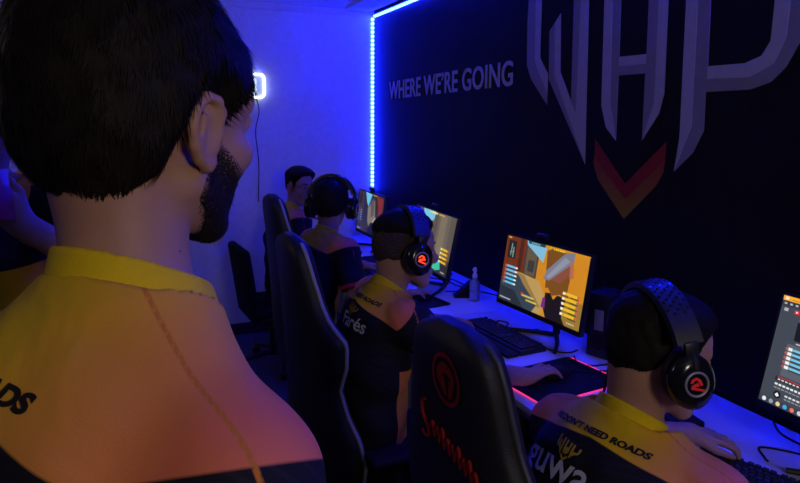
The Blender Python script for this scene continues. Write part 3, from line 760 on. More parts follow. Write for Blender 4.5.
def person(label, fa, hip, nb, head, hands, h=.0055, group=None, standing=False, sleeve=.66, hair='short', hair_mat='hair', tops=(.006, .016, 0.), strands=4000,
           slen=.014, smile=False, scale=1., shoulders=(0, 0), beard=False, eyes=False, yoke=.058, slope=.10, knees=None, width=1., gradk=1., name='person', lift=.3, sweep=(0, 0, 0), gw=.16, g0=.05, collar_h=.034, drop=.052, arm_edge=-.005, nape=0, buzz=None):
    f = V((math.cos(R(fa)), math.sin(R(fa)), 0)); rt = V((f.y, -f.x, 0)); up = V((0, 0, 1))
    hip, nb = V(hip), V(nb); T = T_of(*head, scale)
    back = -f
    sp = [hip, hip.lerp(nb, .30)+back*.022, hip.lerp(nb, .62)+back*.040, hip.lerp(nb, .84)+back*.026, nb]
    A = [.165, .150, .170, .150, .066]; B = [.118, .112, .122, .098, .060]
    A = [a*width for a in A]
    ax = (nb-sp[2]).normalized()
    shp = {}; elb = {}; wrs = {}
    for side, nm in ((1, 'R'), (-1, 'L')):
        shp[nm] = nb+rt*side*.178*width-up*drop+f*(.012+shoulders[0 if side > 0 else 1])
        hd = hands[nm]; wrs[nm] = V(hd['w']); elb[nm] = ik(shp[nm], wrs[nm], .30, .265, hd.get('pole', (-.2*f.x+rt.x*side*.5, -.2*f.y+rt.y*side*.5, -1)))
    hb = T @ V((-.030, 0, -.035))
    allp = [hip, nb, T.translation]+list(shp.values())+list(elb.values())
    for nm in 'RL': allp.append(wrs[nm]+V(hands[nm]['d']).normalized()*.16)
    # legs
    legs = []
    for side in (1, -1):
        h0 = hip+rt*side*.09-up*.02
        if standing: kn = h0+V((0, 0, -.43))+f*.03; an = V((h0.x, h0.y, .09))-f*.01
        else: kn = h0+f*.40+rt*side*.07+up*.01; kn.z = .50; an = V((kn.x, kn.y, .10))-f*.04
        legs.append((h0, kn, an)); allp += [kn, an]
    lo = np.min(np.array(allp), 0)-.16; hi = np.max(np.array(allp), 0)+.17
    lo[2] = max(.0, lo[2])
    F = Field(lo, hi, h)
    F.loft(sp, [a-.012 for a in A], [b-.012 for b in B], rt)
    for nm, side in (('R', 1), ('L', -1)):
        F.cap(nb-up*.02+rt*side*.03, shp[nm], .045, .044, .03)
        F.cap(shp[nm], elb[nm], .047, .041, .03); F.cap(elb[nm], elb[nm].lerp(wrs[nm], .35), .041, .042, .02); F.cap(elb[nm].lerp(wrs[nm], .35), wrs[nm], .042, .028, .02)
        hd = hands[nm]; hand(F, wrs[nm], hd['d'], hd.get('n', (0, 0, 1)), 1 if nm == 'L' else -1, hd.get('curl', (.6, .6, .6, .6)), hd.get('spread', .12), hd.get('thumb', .5))
    for h0, kn, an in legs:
        F.cap(h0, kn, .070, .050, .04); F.cap(kn, an, .050, .036, .02); F.cap(an-up*.03, an+f*.12-up*.06, .036, .026, .02)
    F.cap(nb-up*.03, hb, .058, .055*scale, .025); F.cap(hb, T @ V((.0, 0, .0)), .055*scale, .05*scale, .03)
    put_prims(F, head_prims(smile=smile), T)
    P, Fc = F.surface()
    root = (hip.x, hip.y, 0)
    body = mesh_from(name, P, Fc, root, 'skin'); body.location = root
    tag(body, label, 'person', group)
    # jersey
    hemz = hip-up*.02
    lo2 = np.min(np.array([hip]+list(shp.values())+list(elb.values())), 0)-.17; hi2 = np.max(np.array([nb]+list(shp.values())+list(elb.values())), 0)+.15
    J = Field(lo2, hi2, h)
    J.loft(sp[:4]+[nb-ax*.02], A[:4]+[.084], B[:4]+[.072], rt, .011)
    for nm, side in (('R', 1), ('L', -1)):
        s_, e_ = shp[nm], elb[nm]; hem = s_.lerp(e_, sleeve); dn = (e_-s_).normalized(); far = s_.lerp(e_, sleeve+.15)
        J.cap(nb-up*.030+rt*side*.045, s_, .062, .063, .04)
        J.cap(s_, far, .066, .073, .035, clip=[(hem, dn)])
    cax = (V(hb)-nb).normalized(); cut = (cax+f*.38).normalized()
    g0_ = [J.lo[i]+J.h*np.arange(J.n[i]) for i in range(3)]
    gx, gy, gz = g0_[0][:, None, None]-nb.x, g0_[1][None, :, None]-nb.y, g0_[2][None, None, :]-nb.z
    al = gx*cax.x+gy*cax.y+gz*cax.z; far_ = np.sqrt(np.maximum(0, gx*gx+gy*gy+gz*gz-al*al))
    J.D = np.maximum(J.D, (gx*cut.x+gy*cut.y+gz*cut.z-.010-2.5*np.maximum(0, far_-.088)).astype(np.float32))
    Pj, Fj = J.surface()
    # cloth folds follow the garment, gathered at armpits and waist
    U = (Pj-np.array(nb)) @ np.array(rt); Vv = (Pj-np.array(nb)) @ np.array(ax); Wf = (Pj-np.array(nb)) @ np.array(f)
    fold = np.sin(Vv*46+U*np.sign(U)*60+5*np.sin(U*13))*np.clip((-Vv-.06)/.2, 0, 1)*.0035+np.sin(U*70+9*np.sin(Vv*17))*.0022*np.clip(1-np.abs(Vv+.12)/.14, 0, 1)
    Nn = np.zeros_like(Pj); a_, b_, c_, d_ = (Pj[Fj[:, i]] for i in range(4)); fn = np.cross(c_-a_, d_-b_)
    for i in range(4): np.add.at(Nn, Fj[:, i], fn)
    Nn /= np.linalg.norm(Nn, axis=1)[:, None]+1e-9
    Pj = Pj+Nn*fold[:, None]
    edge = Vv+yoke+slope*np.abs(U); edge = np.maximum(edge, np.minimum(.13-np.abs(Vv+.34), Wf+.025))
    cuff = np.full(len(Pj), -1.); seam = np.full(len(Pj), -1.)
    for nm, side in (('R', 1), ('L', -1)):
        s_, e_ = np.array(shp[nm]), np.array(elb[nm]); dv = e_-s_; L = np.linalg.norm(dv); dv /= L
        ta = (Pj-s_) @ dv; rad = np.linalg.norm(Pj-s_-ta[:, None]*dv, axis=1); on = (ta > -.06) & (rad < .105) & (U*side > .12)
        edge = np.where(on, np.minimum(edge, arm_edge-ta), edge); cuff = np.where(on, ta-(sleeve*L-.022), cuff)
        on2 = (U*side > .05)
        sd = .0022-np.abs(np.abs(Wf+.012-.12*(np.abs(U)-.1))); seam = np.where(on2 & (Vv > -.12) & (rad < .3) & (ta < .07), np.maximum(seam, sd), seam)
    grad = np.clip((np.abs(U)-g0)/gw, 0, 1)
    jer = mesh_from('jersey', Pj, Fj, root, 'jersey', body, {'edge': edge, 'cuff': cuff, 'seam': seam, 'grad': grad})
    jer['label'] = 'navy jersey with yellow and coral shoulders'
    # collar
    K = Field(np.array(nb)-.14, np.array(nb)+.14, min(h, .004))
    K.cap(nb-cax*.05, nb+cax*.07, .092, .060, .003, clip=[(nb+cut*collar_h, tuple(cut)), (nb-cut*.004, tuple(-cut))])
    Pk, Fk = K.surface()
    if len(Pk): mesh_from('collar', Pk, Fk, root, 'collar', jer)
    # trousers and shoes
    Q = Field(np.min(np.array([x for l in legs for x in l]), 0)-.13, np.max(np.array([x for l in legs for x in l]+[hip+up*.1]), 0)+.14, .011)
    Q.ell(hip-up*.0, (.135, .16, .115), np.array([[f.x, -f.y, 0], [f.y, f.x, 0], [0, 0, 1.]]), .04)
    for h0, kn, an in legs: Q.cap(h0, kn, .088, .066, .05); Q.cap(kn, an, .066, .052, .03, clip=[((an.x, an.y, .075), (0, 0, -1))])
    Pq, Fq = Q.surface(); mesh_from('trousers', Pq, Fq, root, 'trouser', body)
    for h0, kn, an in legs:
        S = Field(np.array(an)-(.2, .2, .1), np.array(an)+(.25, .25, .1), .008)
        S.cap((an.x-f.x*.03, an.y-f.y*.03, .045), (an.x+f.x*.16, an.y+f.y*.16, .036), .046, .036, .01, clip=[((0, 0, .003), (0, 0, -1))]); S.cap(an, (an.x, an.y, .05), .047, .047, .02)
        Ps, Fs = S.surface(); mesh_from('shoe', Ps, Fs, root, 'shoe', body)
    # hair
    Mt = np.array(T.to_3x3()); t0 = np.array(T.translation)
    Ph, Fh = hair_field(T, hair, tops[0], tops[1], .0032, tops[2])
    Vs, Fs = Ph, Fh.tolist()
    if strands:
        vs, fs = hair_strands(Ph, Fh, strands, slen, lift=lift, sweep=sweep); fs = [[i+len(Ph) for i in q] for q in fs]; Vs = np.concatenate([Ph, vs]); Fs = Fs+fs
    mesh_from('hair', Vs @ Mt.T+t0, Fs, root, hair_mat, body)
    if buzz:
        Pz, Fz = hair_field(T, 'short', .0015, .002, .0032, 0, .02); mesh_from('hair_fade', Pz @ Mt.T+t0, Fz, root, 'buzz', body)['label'] = 'closely cropped hair'
    if nape:
        Pz, Fz = hair_field(T, hair, 0, 0, .0032, 0, .012, .030)
        zc = Pz[Fz[:, 0]]; ph_ = np.arctan2(np.abs(zc[:, 1]), zc[:, 0]); dz = hairline(ph_, hair)-zc[:, 2]
        keep = (ph_ > 1.6) & (dz > -.022) & (dz < .022*rng.random(len(dz))**.6)
        vs, fs = hair_strands(Pz, Fz[keep], nape, .012, lift=.14, width=.0007); mesh_from('nape_hair', vs @ Mt.T+t0, fs, root, hair_mat, body)
    if eyes:
        for s in (1, -1):
            mb = MB(); t = bmesh.new(); bmesh.ops.create_uvsphere(t, u_segments=20, v_segments=14, radius=.0125)
            mb.merge(t, T @ Matrix.Translation((.0790, s*.031, .0165)))
            for fc in mb.bm.faces:
                c = T.inverted() @ fc.calc_center_median()
                if ((c.y-s*.031-.002)**2+(c.z-.0165)**2)**.5 < .0062 and c.x > .0775: fc.material_index = 1
            mb.bm.transform(Matrix.Translation(-V(root))); mb.build('eye', ['eye_white', 'iris'], body)
            mb = MB(); pts = [(.0985, s*.012, .040), (.0965, s*.024, .044), (.089, s*.037, .0445), (.079, s*.048, .040)]
            mb.tube([T @ V(p)-V(root) for p in pts], lambda q_: .0036*(1-.5*q_), 8); mb.build('eyebrow', hair_mat, body)
    if beard:
        G = Field((-.06, -.11, -.14), (.14, .11, .06), .0028); G.D[:] = 9
        put_prims(G, [p for p in head_prims(ear=False)], Matrix(), skip_sub=True)
        X = G.lo[0]+G.h*np.arange(G.n[0])[:, None, None]; Y = G.lo[1]+G.h*np.arange(G.n[1])[None, :, None]; Z = G.lo[2]+G.h*np.arange(G.n[2])[None, None, :]
        low = np.interp(X+0*Y, [-.02, .01, .03, .06, .09], [.02, .020, .000, -.024, -.032])-Z            # below this line grows beard
        behind = X+.004*0+.016+.12*np.clip(-.02-Z, 0, 1)*-1
        a = np.clip(low/.022+.3, 0, 1)*np.clip((X-.004+.25*(-Z-.03))/.022+.3, 0, 1)*np.clip((Z+.125)/.02, 0, 1)
        lip = np.clip(((Y/.030)**2+((Z+.053)/.012)**2-1)*2, 0, 1); a = a*np.where(X+0*Y+0*Z > .07, lip, 1)
        G.D = (G.D-(-.003+.0040*np.clip(a*1.6, 0, 1))).astype(np.float32)
        Pb, Fb = G.surface()
        ci = np.clip(np.round((Pb-G.lo)/G.h).astype(int), 0, G.n-1); aa = np.broadcast_to(a, tuple(G.n))[tuple(ci.T)]
        for _ in range(3):
            m_ = np.zeros(len(Pb)); w_ = np.zeros(len(Pb))
            for i0, i1 in ((0, 1), (1, 2), (2, 3), (3, 0)): np.add.at(m_, Fb[:, i0], aa[Fb[:, i1]]); np.add.at(w_, Fb[:, i0], 1)
            aa = m_/np.maximum(1, w_)
        vs, fs = hair_strands(Pb, Fb[aa[Fb[:, 0]] > .85], 7000, .006, crown=(.03, 0, .1), lift=.30, width=.00045); fs = [[i+len(Pb) for i in q] for q in fs]
        mesh_from('beard', np.concatenate([Pb, vs]) @ Mt.T+t0, Fb.tolist()+fs, root, 'beard', body, {'sparse': np.concatenate([.38*(1-np.clip(aa, 0, 1)), -.5*np.ones(len(vs))])})
    return dict(body=body, jersey=jer, T=T, root=V(root), nb=nb, f=f, rt=rt, ax=ax, shp=shp, elb=elb, bvh=None, Pj=Pj, Fj=Fj, wr=wrs)

def on_cloth(p, name, m, verts, faces, origin, right, upv, label=None, seg=.009, lift=.0022, direction=None):
    """flat print laid onto the garment: every point is dropped along the back's normal"""
    if p['bvh'] is None: p['bvh'] = BVHTree.FromPolygons([tuple(v) for v in p['Pj']], [tuple(int(i) for i in q) for q in p['Fj']])
    bm = bmesh.new(); vv = [bm.verts.new((x, y, 0)) for x, y, *_ in verts]
    for q in faces:
        try: bm.faces.new([vv[i] for i in q])
        except ValueError: pass
    bmesh.ops.triangulate(bm, faces=list(bm.faces))
    for _ in range(5):
        es = [e for e in bm.edges if e.calc_length() > seg]
        if not es: break
        bmesh.ops.subdivide_edges(bm, edges=es, cuts=1); bmesh.ops.triangulate(bm, faces=[q for q in bm.faces if len(q.verts) > 3])
    right, upv = V(right).normalized(), V(upv).normalized(); n = direction and V(direction).normalized() or right.cross(upv).normalized()
    for v in bm.verts:
        o = V(origin)+right*v.co.x+upv*v.co.y
        hit = p['bvh'].ray_cast(o+n*.25, -n)
        v.co = (hit[0]+n*lift if hit[0] is not None else o)-p['root']
    mb = MB(); mb.bm.free(); mb.bm = bm
    for q in bm.faces: q.smooth = True
    me = bpy.data.meshes.new(name); bm.to_mesh(me); bm.free()
    o = link(name, me, p['jersey'], m)
    if label: o['label'] = label
    return o
def logo_polys(keys, height):
    ys = [y for k in LOGO for y, z in LOGO[k]]; zs = [z for k in LOGO for y, z in LOGO[k]]
    cy, cz, s = 2.12, (min(zs)+max(zs))/2, height/(max(zs)-min(zs)); vs = []; fs = []
    for k in keys:
        n = len(vs); vs += [(-(y-cy)*s, (z-cz)*s) for y, z in LOGO[k]]; fs.append(tuple(range(n, len(vs))))
    return vs, fs

# ------------------------------------------------------------------ headsets
def headset(label, T, led, cable=None, sc=1.08):
    t = thing('headset', label, 'headset', group='headsets worn by the players')
    t.matrix_world = T @ Matrix.Scale(sc, 4)
    band = []
    for i in range(25):
        a = PI*i/24; band.append((.012-.02*math.sin(a)*0, .098*math.cos(a)*(1 if 1 else 0), .035+.112*math.sin(a)))
    def ribbon(w, th, off, n0, n1):
        mb = MB(); vs = []; fs = []
        idx = range(n0, n1+1)
        for i in idx:
            a = PI*i/24; y, z = math.cos(a), math.sin(a); r1 = off; r2 = off+th
            for rr, xx in ((r1, -w/2), (r1, w/2), (r2, w/2-.003), (r2, -w/2+.003)):
                vs.append((.006+xx, (.096+rr)*y, .030+(.104+rr)*z))
        m = len(list(idx))
        for i in range(m-1):
            for k in range(4): l = (k+1) % 4; fs.append((i*4+k, i*4+l, i*4+4+l, i*4+4+k))
        fs += [(3, 2, 1, 0), ((m-1)*4, (m-1)*4+1, (m-1)*4+2, (m-1)*4+3)]
        mb.add(vs, fs); return mb
    hb = ribbon(.054, .010, .008, 2, 22).build('headband', 'black_plastic', t)
    ribbon(.030, .010, -.004, 4, 20).build('cushion', 'leather', hb)
    mb = MB()
    for i in range(6, 19):
        for j in (-2, -1, 0, 1, 2):
            a = PI*(i+.5*(j & 1))/24; y, z = math.cos(a), math.sin(a); n = V((0, y/.096, z/.104)).normalized()
            c = V((.006+j*.0095, (.1141)*y, .030+(.1222)*z)); mb.cyl(c, c+n*.0006, .0028, n=8)
    mb.build('perforation', 'gloss_black', hb)
    for s in (1, -1):
        cup = MB(); Mx = V((0, s, 0)).to_track_quat('Z', 'Y').to_matrix()
        Mx = Matrix(((1, 0, 0), (0, 0, s), (0, 1, 0)))          # lathe axis -> sideways
        O = (0, s*.094, -.004)
        cup.lathe([(.034, -.004), (.043, .0), (.0455, .010), (.044, .020), (.037, .027), (.028, .030), (.001, .031)], O, Mx, 32, True, sx=.92, sy=1.1)
        ec = cup.build('ear_cup', 'gloss_black', t)
        q = MB(); q.tube([V(O)+Mx @ V((.034*.92*math.cos(a), .034*1.1*math.sin(a), -.008)) for a in [2*PI*i/24 for i in range(24)]], .0115, 10, True, smooth=0); q.build('ear_cushion', 'leather', ec)
        rg = MB().tube([V(O)+Mx @ V((.0205*math.cos(a), .0205*math.sin(a), .0305)) for a in [2*PI*i/28 for i in range(28)]], .0022, 8, True, smooth=0); rg.build('badge_ring', 'metal_grey', ec)
        lg_ = MB()
        def pl(pts): lg_.prism([V(O)+Mx @ V((x*s*1.0, z, .0312)) for x, z in pts], Mx @ V((0, 0, .0012)))
        # swirl badge: a hooked stroke over a slanted bar
        pl([(-.013, -.011), (-.011, -.014), (.012, -.006), (.011, -.002)]); pl([(-.010, -.002), (-.007, .008), (.0, .013), (.009, .010), (.012, .004), (.007, .004), (.004, .008), (-.001, .008), (-.003, .002), (-.006, -.003)])
        pl([(-.001, .003), (.010, .000), (.011, -.004), (-.004, -.003)])
        b = lg_.build('badge', led, ec, flat=True); b['label'] = 'red lit badge'
        y = MB(); y.tube([(.006, s*.104, .052), (.006, s*.117, .036), (.004, s*.121, .020)], .006, 8); y.box((.006, s*.1085, .052), (.026, .010, .026), .003); y.build('yoke', 'black_plastic', t)
    if cable:
        MB().tube([T.inverted() @ V(p)/sc for p in cable], .003, 6).build('cable', 'black_plastic', t)
    else:
        MB().tube([(.01, .118, -.03), (.05, .105, -.055), (.09, .06, -.066), (.104, .03, -.066)], .0035, 8).build('microphone_boom', 'black_plastic', t)
    return t

# ------------------------------------------------------------------ gaming chairs: x forward, origin on the floor below the seat
def make_chair(label, pip='piping_grey', emblem=False, rec=.06, wk=.085):
    t = thing('gaming_chair', label, 'chair', group='gaming chairs pulled up to the desks')
    # backrest: shell sections stacked up a reclined line; waist, shoulder wings and a narrowing head
    Z = [0, .05, .12, .20, .28, .36, .44, .52, .58, .64, .70, .76, .80, .825, .84]
    Wd = [.235, .258, .268, .255, .222, .204, .232, .240, .186, .158, .146, .135, .121, .094, .045]
    z0, x0 = .49, -.20
    def axis(z): return x0-rec*z-.02*(z/.84)**2
    n = 28
    def ring(z, w, th):
        out = []
        for i in range(n):
            a = 2*PI*i/n; cx, sx_ = math.cos(a), math.sin(a)
            y = w*math.copysign(abs(cx)**.55, cx); x = th*math.copysign(abs(sx_)**.55, sx_)
            wing = wk*(abs(y)/.26)**2.4*(1 if z < .66 else max(.25, 1-(z-.66)*5))
            out.append((axis(z)+x+wing, y, z0+z))
        return out
    mb = MB(); vs = []; fs = []
    th = [.035, .048, .052, .052, .05, .048, .047, .046, .045, .044, .044, .043, .04, .032, .015]
    from bisect import bisect
    zz = [.84*i/40 for i in range(41)]
    ip = lambda arr, z: float(np.interp(z, Z, arr))
    for z in zz: vs += ring(z, ip(Wd, z) if z < .80 else ip(Wd, z), ip(th, z))
    m = len(zz)
    for j in range(m-1):
        for i in range(n): k = (i+1) % n; fs.append((j*n+i, j*n+k, (j+1)*n+k, (j+1)*n+i))
    fs += [tuple(reversed(range(n))), tuple((m-1)*n+i for i in range(n))]
    mb.add(vs, fs); br = mb.build('backrest', 'leather', t)
    # piping follows the outline of the shell
    pts = []
    for s in (1, -1):
        run = []
        for z in zz[1:-1]:
            w = ip(Wd, z)*1.005; wing = wk*(w/.26)**2.4*(1 if z < .66 else max(.25, 1-(z-.66)*5)); run.append((axis(z)+wing+.006, s*w, z0+z))
        pts += run if s > 0 else run[::-1]
    MB().tube(pts, .0065, 8, smooth=0).build('piping', pip, br)
    for s in (() if emblem else (1, -1)):  # red glow at the top corners, painted as short red tubes
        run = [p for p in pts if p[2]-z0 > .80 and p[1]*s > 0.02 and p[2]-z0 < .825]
        run = sorted(run, key=lambda p: p[2]); MB().tube([(x-.012, y*1.0, z) for x, y, z in run], .0085, 8, smooth=0).build('painted_glow', 'glow_red', br)
    # seat with raised bolsters
    mb = MB(); mb.box((.02, 0, .455), (.48, .36, .085), .03, seg=4)
    for s in (1, -1): mb.box((.02, s*.215, .472), (.47, .10, .10), .04, seg=4)
    st = mb.build('seat', 'leather', t)
    MB().box((0, 0, .40), (.30, .26, .03), .006).build('tilt_mechanism', 'black_plastic', t)
    MB().cyl((0, 0, .13), (0, 0, .27), .028, n=20).cyl((0, 0, .27), (0, 0, .40), .018, n=20).build('gas_lift', 'black_plastic', t)
    MB().cyl((0, 0, .085), (0, 0, .135), .045, .032, n=20).build('hub', 'black_plastic', t)
    for i in range(5):
        a = R(72*i+20); c, s = math.cos(a), math.sin(a)
        lg2 = MB().tube([(.03*c, .03*s, .11), (.17*c, .17*s, .098), (.31*c, .31*s, .078)], lambda q_: .024-.009*q_, 10).build('base_leg', 'black_plastic', t)
        MB().cyl((.31*c-s*.022, .31*s+c*.022, .030), (.31*c+s*.022, .31*s-c*.022, .030), .028, n=18, bev=.006).cyl((.31*c, .31*s, .03), (.31*c, .31*s, .08), .007, n=8).build('caster', 'matt_black', lg2)
    for s in (1, -1):
        ar = MB().tube([(-.02, s*.20, .41), (-.02, s*.30, .415), (-.02, s*.315, .45), (-.02, s*.315, .64)], .018, 10).build('armrest', 'black_plastic', t)
        MB().box((.01, s*.315, .655), (.26, .085, .03), .012, seg=3).build('arm_pad', 'matt_black', ar)
    for s in (1, -1): MB().box((-.205, s*.245, .475), (.06, .016, .16), .005).build('recline_bracket', 'black_plastic', t)
    if emblem:
        # embroidered ring with a swirl and a slanted word underneath, on the rear of the backrest
        def onback(poly, nm, mode='poly', sh=.026):
            mbx = MB()
            for pp in poly:
                mbx.add([(axis(z)-ip(th, z)-.0035, -y-sh, z0+z+.028) for y, z in pp], [tuple(range(len(pp)))])
            return mbx
        cz = .715; N = 40; ro, ri = .052, .043
        quads = []
        for i in range(N):
            a, b = 2*PI*i/N, 2*PI*(i+1)/N
            quads.append([(ro*math.cos(a)*.92, cz+ro*math.sin(a)), (ro*math.cos(b)*.92, cz+ro*math.sin(b)), (ri*math.cos(b)*.92, cz+ri*math.sin(b)), (ri*math.cos(a)*.92, cz+ri*math.sin(a))])
        def arc(r0, r1, a0, a1, cx=0., cy=0., m_=18):
            for i in range(m_):
                u, v = i/m_, (i+1)/m_; a, b = R(a0+(a1-a0)*u), R(a0+(a1-a0)*v)
                w0 = r1*(math.sin(PI*min(1, .12+u*.88))*.8+.2); w1 = r1*(math.sin(PI*min(1, .12+v*.88))*.8+.2)
                quads.append([(cx+(r0+w0)*math.cos(a), cz+cy+(r0+w0)*math.sin(a)), (cx+(r0+w1)*math.cos(b), cz+cy+(r0+w1)*math.sin(b)), (cx+(r0-w1)*math.cos(b), cz+cy+(r0-w1)*math.sin(b)), (cx+(r0-w0)*math.cos(a), cz+cy+(r0-w0)*math.sin(a))])
        arc(.024, .010, 200, -20, 0, -.002); quads.append([(-.030, cz-.004), (-.006, cz+.006), (.002, cz-.030), (-.006, cz-.034)]); quads.append([(.012, cz+.002), (.030, cz-.004), (.012, cz-.036), (.004, cz-.034)])
        o = onback(quads, 'emblem').build('emblem', 'embroidery_red', br); o['label'] = 'red ring emblem'
        # script too small to read: a big looped initial and a run of joined strokes
        st_ = [(-.085, .030), (-.100, .020), (-.098, .002), (-.086, -.008), (-.074, -.012), (-.070, -.026), (-.082, -.034), (-.096, -.030)]
        run = [(-.066, -.012)]
        for i in range(9): run += [(-.058+i*.0185, .012 if i in (2, 5, 7) else .004), (-.052+i*.0185, -.006), (-.0485+i*.0185, -.016)]
        mbx = MB()
        for pl_ in (st_, run):
            mbx.tube([(axis(.60-.25*x)-ip(th, .60)-.003, -x*.95-.022, z0+.615+y*1.15-.25*x) for x, y in pl_], .0036, 6, smooth=3)
        o = mbx.build('word_mark', 'embroidery_red', br); o['label'] = 'red embroidered word'
    return t
def copy_tree(o, parent=None):
    c = o.copy(); COL.objects.link(c)
    if parent: c.parent = parent
    for ch in [x for x in bpy.data.objects if x.parent == o]: copy_tree(ch, c)
    return c
def place(o, loc, yaw, label=None):
    o.location = loc; o.rotation_euler = (0, 0, R(yaw))
    if label: o['label'] = label
    return o
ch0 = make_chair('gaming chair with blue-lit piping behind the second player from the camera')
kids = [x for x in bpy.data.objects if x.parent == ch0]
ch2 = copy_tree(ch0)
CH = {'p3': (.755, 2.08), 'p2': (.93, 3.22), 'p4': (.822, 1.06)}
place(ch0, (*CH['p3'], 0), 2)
place(ch2, (*CH['p2'], 0), 3, 'dark gaming chair with a painted red glow on its top in front of the smiling man')
ch4 = make_chair('black gaming chair with red round emblem and red word on its back', 'piping_dark', True, .06, .03)
place(ch4, (*CH['p4'], 0), 5)

tc_ = thing('task_chair', 'low black chair of the smiling man, below the bearded chin of the standing man', 'chair', (.93, 4.30, 0), (0, 0, R(4)))
mb = MB(); mb.box((0, 0, 0), (.06, .44, .50), .028, seg=4); mb.bm.transform(Matrix.Translation((-.25, 0, .62)) @ Matrix.Rotation(R(-8), 4, 'Y')); mb.build('backrest', 'leather_dark', tc_)
MB().box((0, 0, .44), (.46, .46, .08), .03, seg=4).build('seat', 'leather_dark', tc_)
MB().cyl((0, 0, .10), (0, 0, .41), .025, n=16).build('gas_lift', 'black_plastic', tc_)
for i in range(5):
    a = R(72*i+40); c, s = math.cos(a), math.sin(a)
    lg2 = MB().tube([(.02*c, .02*s, .11), (.16*c, .16*s, .098), (.29*c, .29*s, .075)], lambda q_: .022-.008*q_, 10).build('base_leg', 'black_plastic', tc_)
    MB().cyl((.29*c-s*.02, .29*s+c*.02, .028), (.29*c+s*.02, .29*s-c*.02, .028), .026, n=16, bev=.005).build('caster', 'matt_black', lg2)

# ------------------------------------------------------------------ things on the desks
def keyboard(label, c, yaw, led=None, rest=False):
    t = thing('keyboard', label, 'keyboard', (c[0], c[1], DZ+.0008), (0, 0, R(yaw)), 'keyboards on the desks')   # length along y, back edge to +x
    L_, W_ = .445, .138
    MB().box((0, 0, .011), (W_, L_, .022), .004).build('case', 'black_plastic', t)
    mb = MB(); u = .0190
    rows = [(.052, [(i*1.0+(.0 if i == 0 else .9+.5*((i-1)//4)), 1) for i in range(13)]), (.028, [(i, 1) for i in range(13)]+[(13, 2)]), (.009, [(0, 1.5)]+[(1.5+i, 1) for i in range(12)]+[(13.5, 1.5)]),
            (-.010, [(0, 1.75)]+[(1.75+i, 1) for i in range(11)]+[(12.75, 2.25)]), (-.029, [(0, 2.25)]+[(2.25+i, 1) for i in range(10)]+[(12.25, 2.75)]), (-.048, [(0, 1.25), (1.25, 1.25), (2.5, 1.25), (3.75, 6.25), (10, 1.25), (11.25, 1.25), (12.5, 1.25), (13.75, 1.25)])]
    y0 = L_/2-.010
    for x, ks in rows:
        for k, w in ks+[(15.3+i, 1) for i in range(3)]+[(18.55+i, 1) for i in range(4)]:
            mb.box((x, y0-(k+w/2)*u*.985, .0265), (.0165, w*u-.0035, .010), .0016, seg=1)
    mb.build('keycaps', 'keycap', t)
    if led:
        for i, (x, y) in enumerate(((.058, -.16), (-.03, .05), (.052, .10))): MB().box((x, y, .0225), (.004, .006, .002), .0004).build('indicator_light', led, t)
    if rest: MB().box((-W_/2-.034, 0, .008), (.060, L_, .016), .005).build('wrist_rest', 'matt_black', t)
    return t
k4 = keyboard('keyboard under the hand of the player with the perforated headband', (1.525, 1.062), 18)
k3 = keyboard('long black keyboard on the desk left of the bright pink mouse mat', (1.505, 2.37), 4, 'red_led', True)
k2 = keyboard('dark keyboard beside the tower picture monitor, behind the red-lit headset', (1.40, 3.60), 3)
k1 = keyboard('dark keyboard on the desk nearest the white wall', (1.44, 4.50), 4)

def mat_pad(label, c, w, l, yaw, edge=True):
    t = thing('mouse_pad', label, 'mouse pad', (c[0], c[1], DZ+.0008), (0, 0, R(yaw)), 'mouse pads on the desks')
    out = rrect(w/2, l/2, .018, 6)
    mb = MB(); mb.prism([(x, y, 0) for x, y in out], (0, 0, .004)); mb.build('cloth_top', 'pad', t)
    if edge: MB().tube([(x*1.006, y*1.006, .0035) for x, y in out[7:]+out[:1]][::1], .0024, 8, False, smooth=0).build('lit_edge', 'pink_led', t)
    else: MB().tube([(x*1.006, y*1.006, .0035) for x, y in out], .0016, 8, True, smooth=0).build('stitched_edge', 'matt_black', t)
    return t
mat_pad('black mouse pad with a pink lit edge under the tattooed hand' if False else 'black mouse pad with a pink lit edge under a hand, nearest the camera', (1.448, 1.895), .40, .30, 6)
mat_pad('plain black mouse pad beside the spray bottle', (1.378, 3.03), .28, .27, 8, False)
mat_pad('black mouse pad with a pink lit edge on the desk nearest the white wall', (1.42, 4.05), .34, .30, 0)
def mouse(label, c, yaw, led):
    t = thing('mouse', label, 'mouse', c, (0, 0, R(yaw)), 'computer mice on the pads')
    F = Field((-.08, -.05, -.01), (.08, .05, .06), .0025)
    F.ell((-.012, 0, .012), (.048, .031, .026), None, .002); F.ell((.022, 0, .010), (.040, .029, .018), None, .02)
    F.cap((-.08, 0, -.03), (.08, 0, -.03), .001, .001, .001)
    X = F.lo[2]+F.h*np.arange(F.n[2])[None, None, :]; F.D = np.maximum(F.D, .001-X+0*F.D)
    P, Fc = F.surface(); mesh_from('body', P, Fc, None, 'matt_black', t)
    MB().cyl((.034, -.004, .026), (.034, .004, .026), .009, n=16).build('scroll_wheel', led or 'black_plastic', t)
    if led: MB().box((-.046, 0, .030), (.010, .016, .006), .002).build('badge_light', led, t)
    return t
MZ = DZ+.0052
mouse('dark mouse under the hand on the pink lit pad nearest the camera', (1.46, 1.91, MZ), 12, None)
mouse('mouse under a hand with faint red light beside the spray bottle', (1.41, 3.045, MZ), 5, 'red_led_dim')
mouse('mouse with orange light near the white wall', (1.40, 4.065, MZ), 5, 'orange_led')

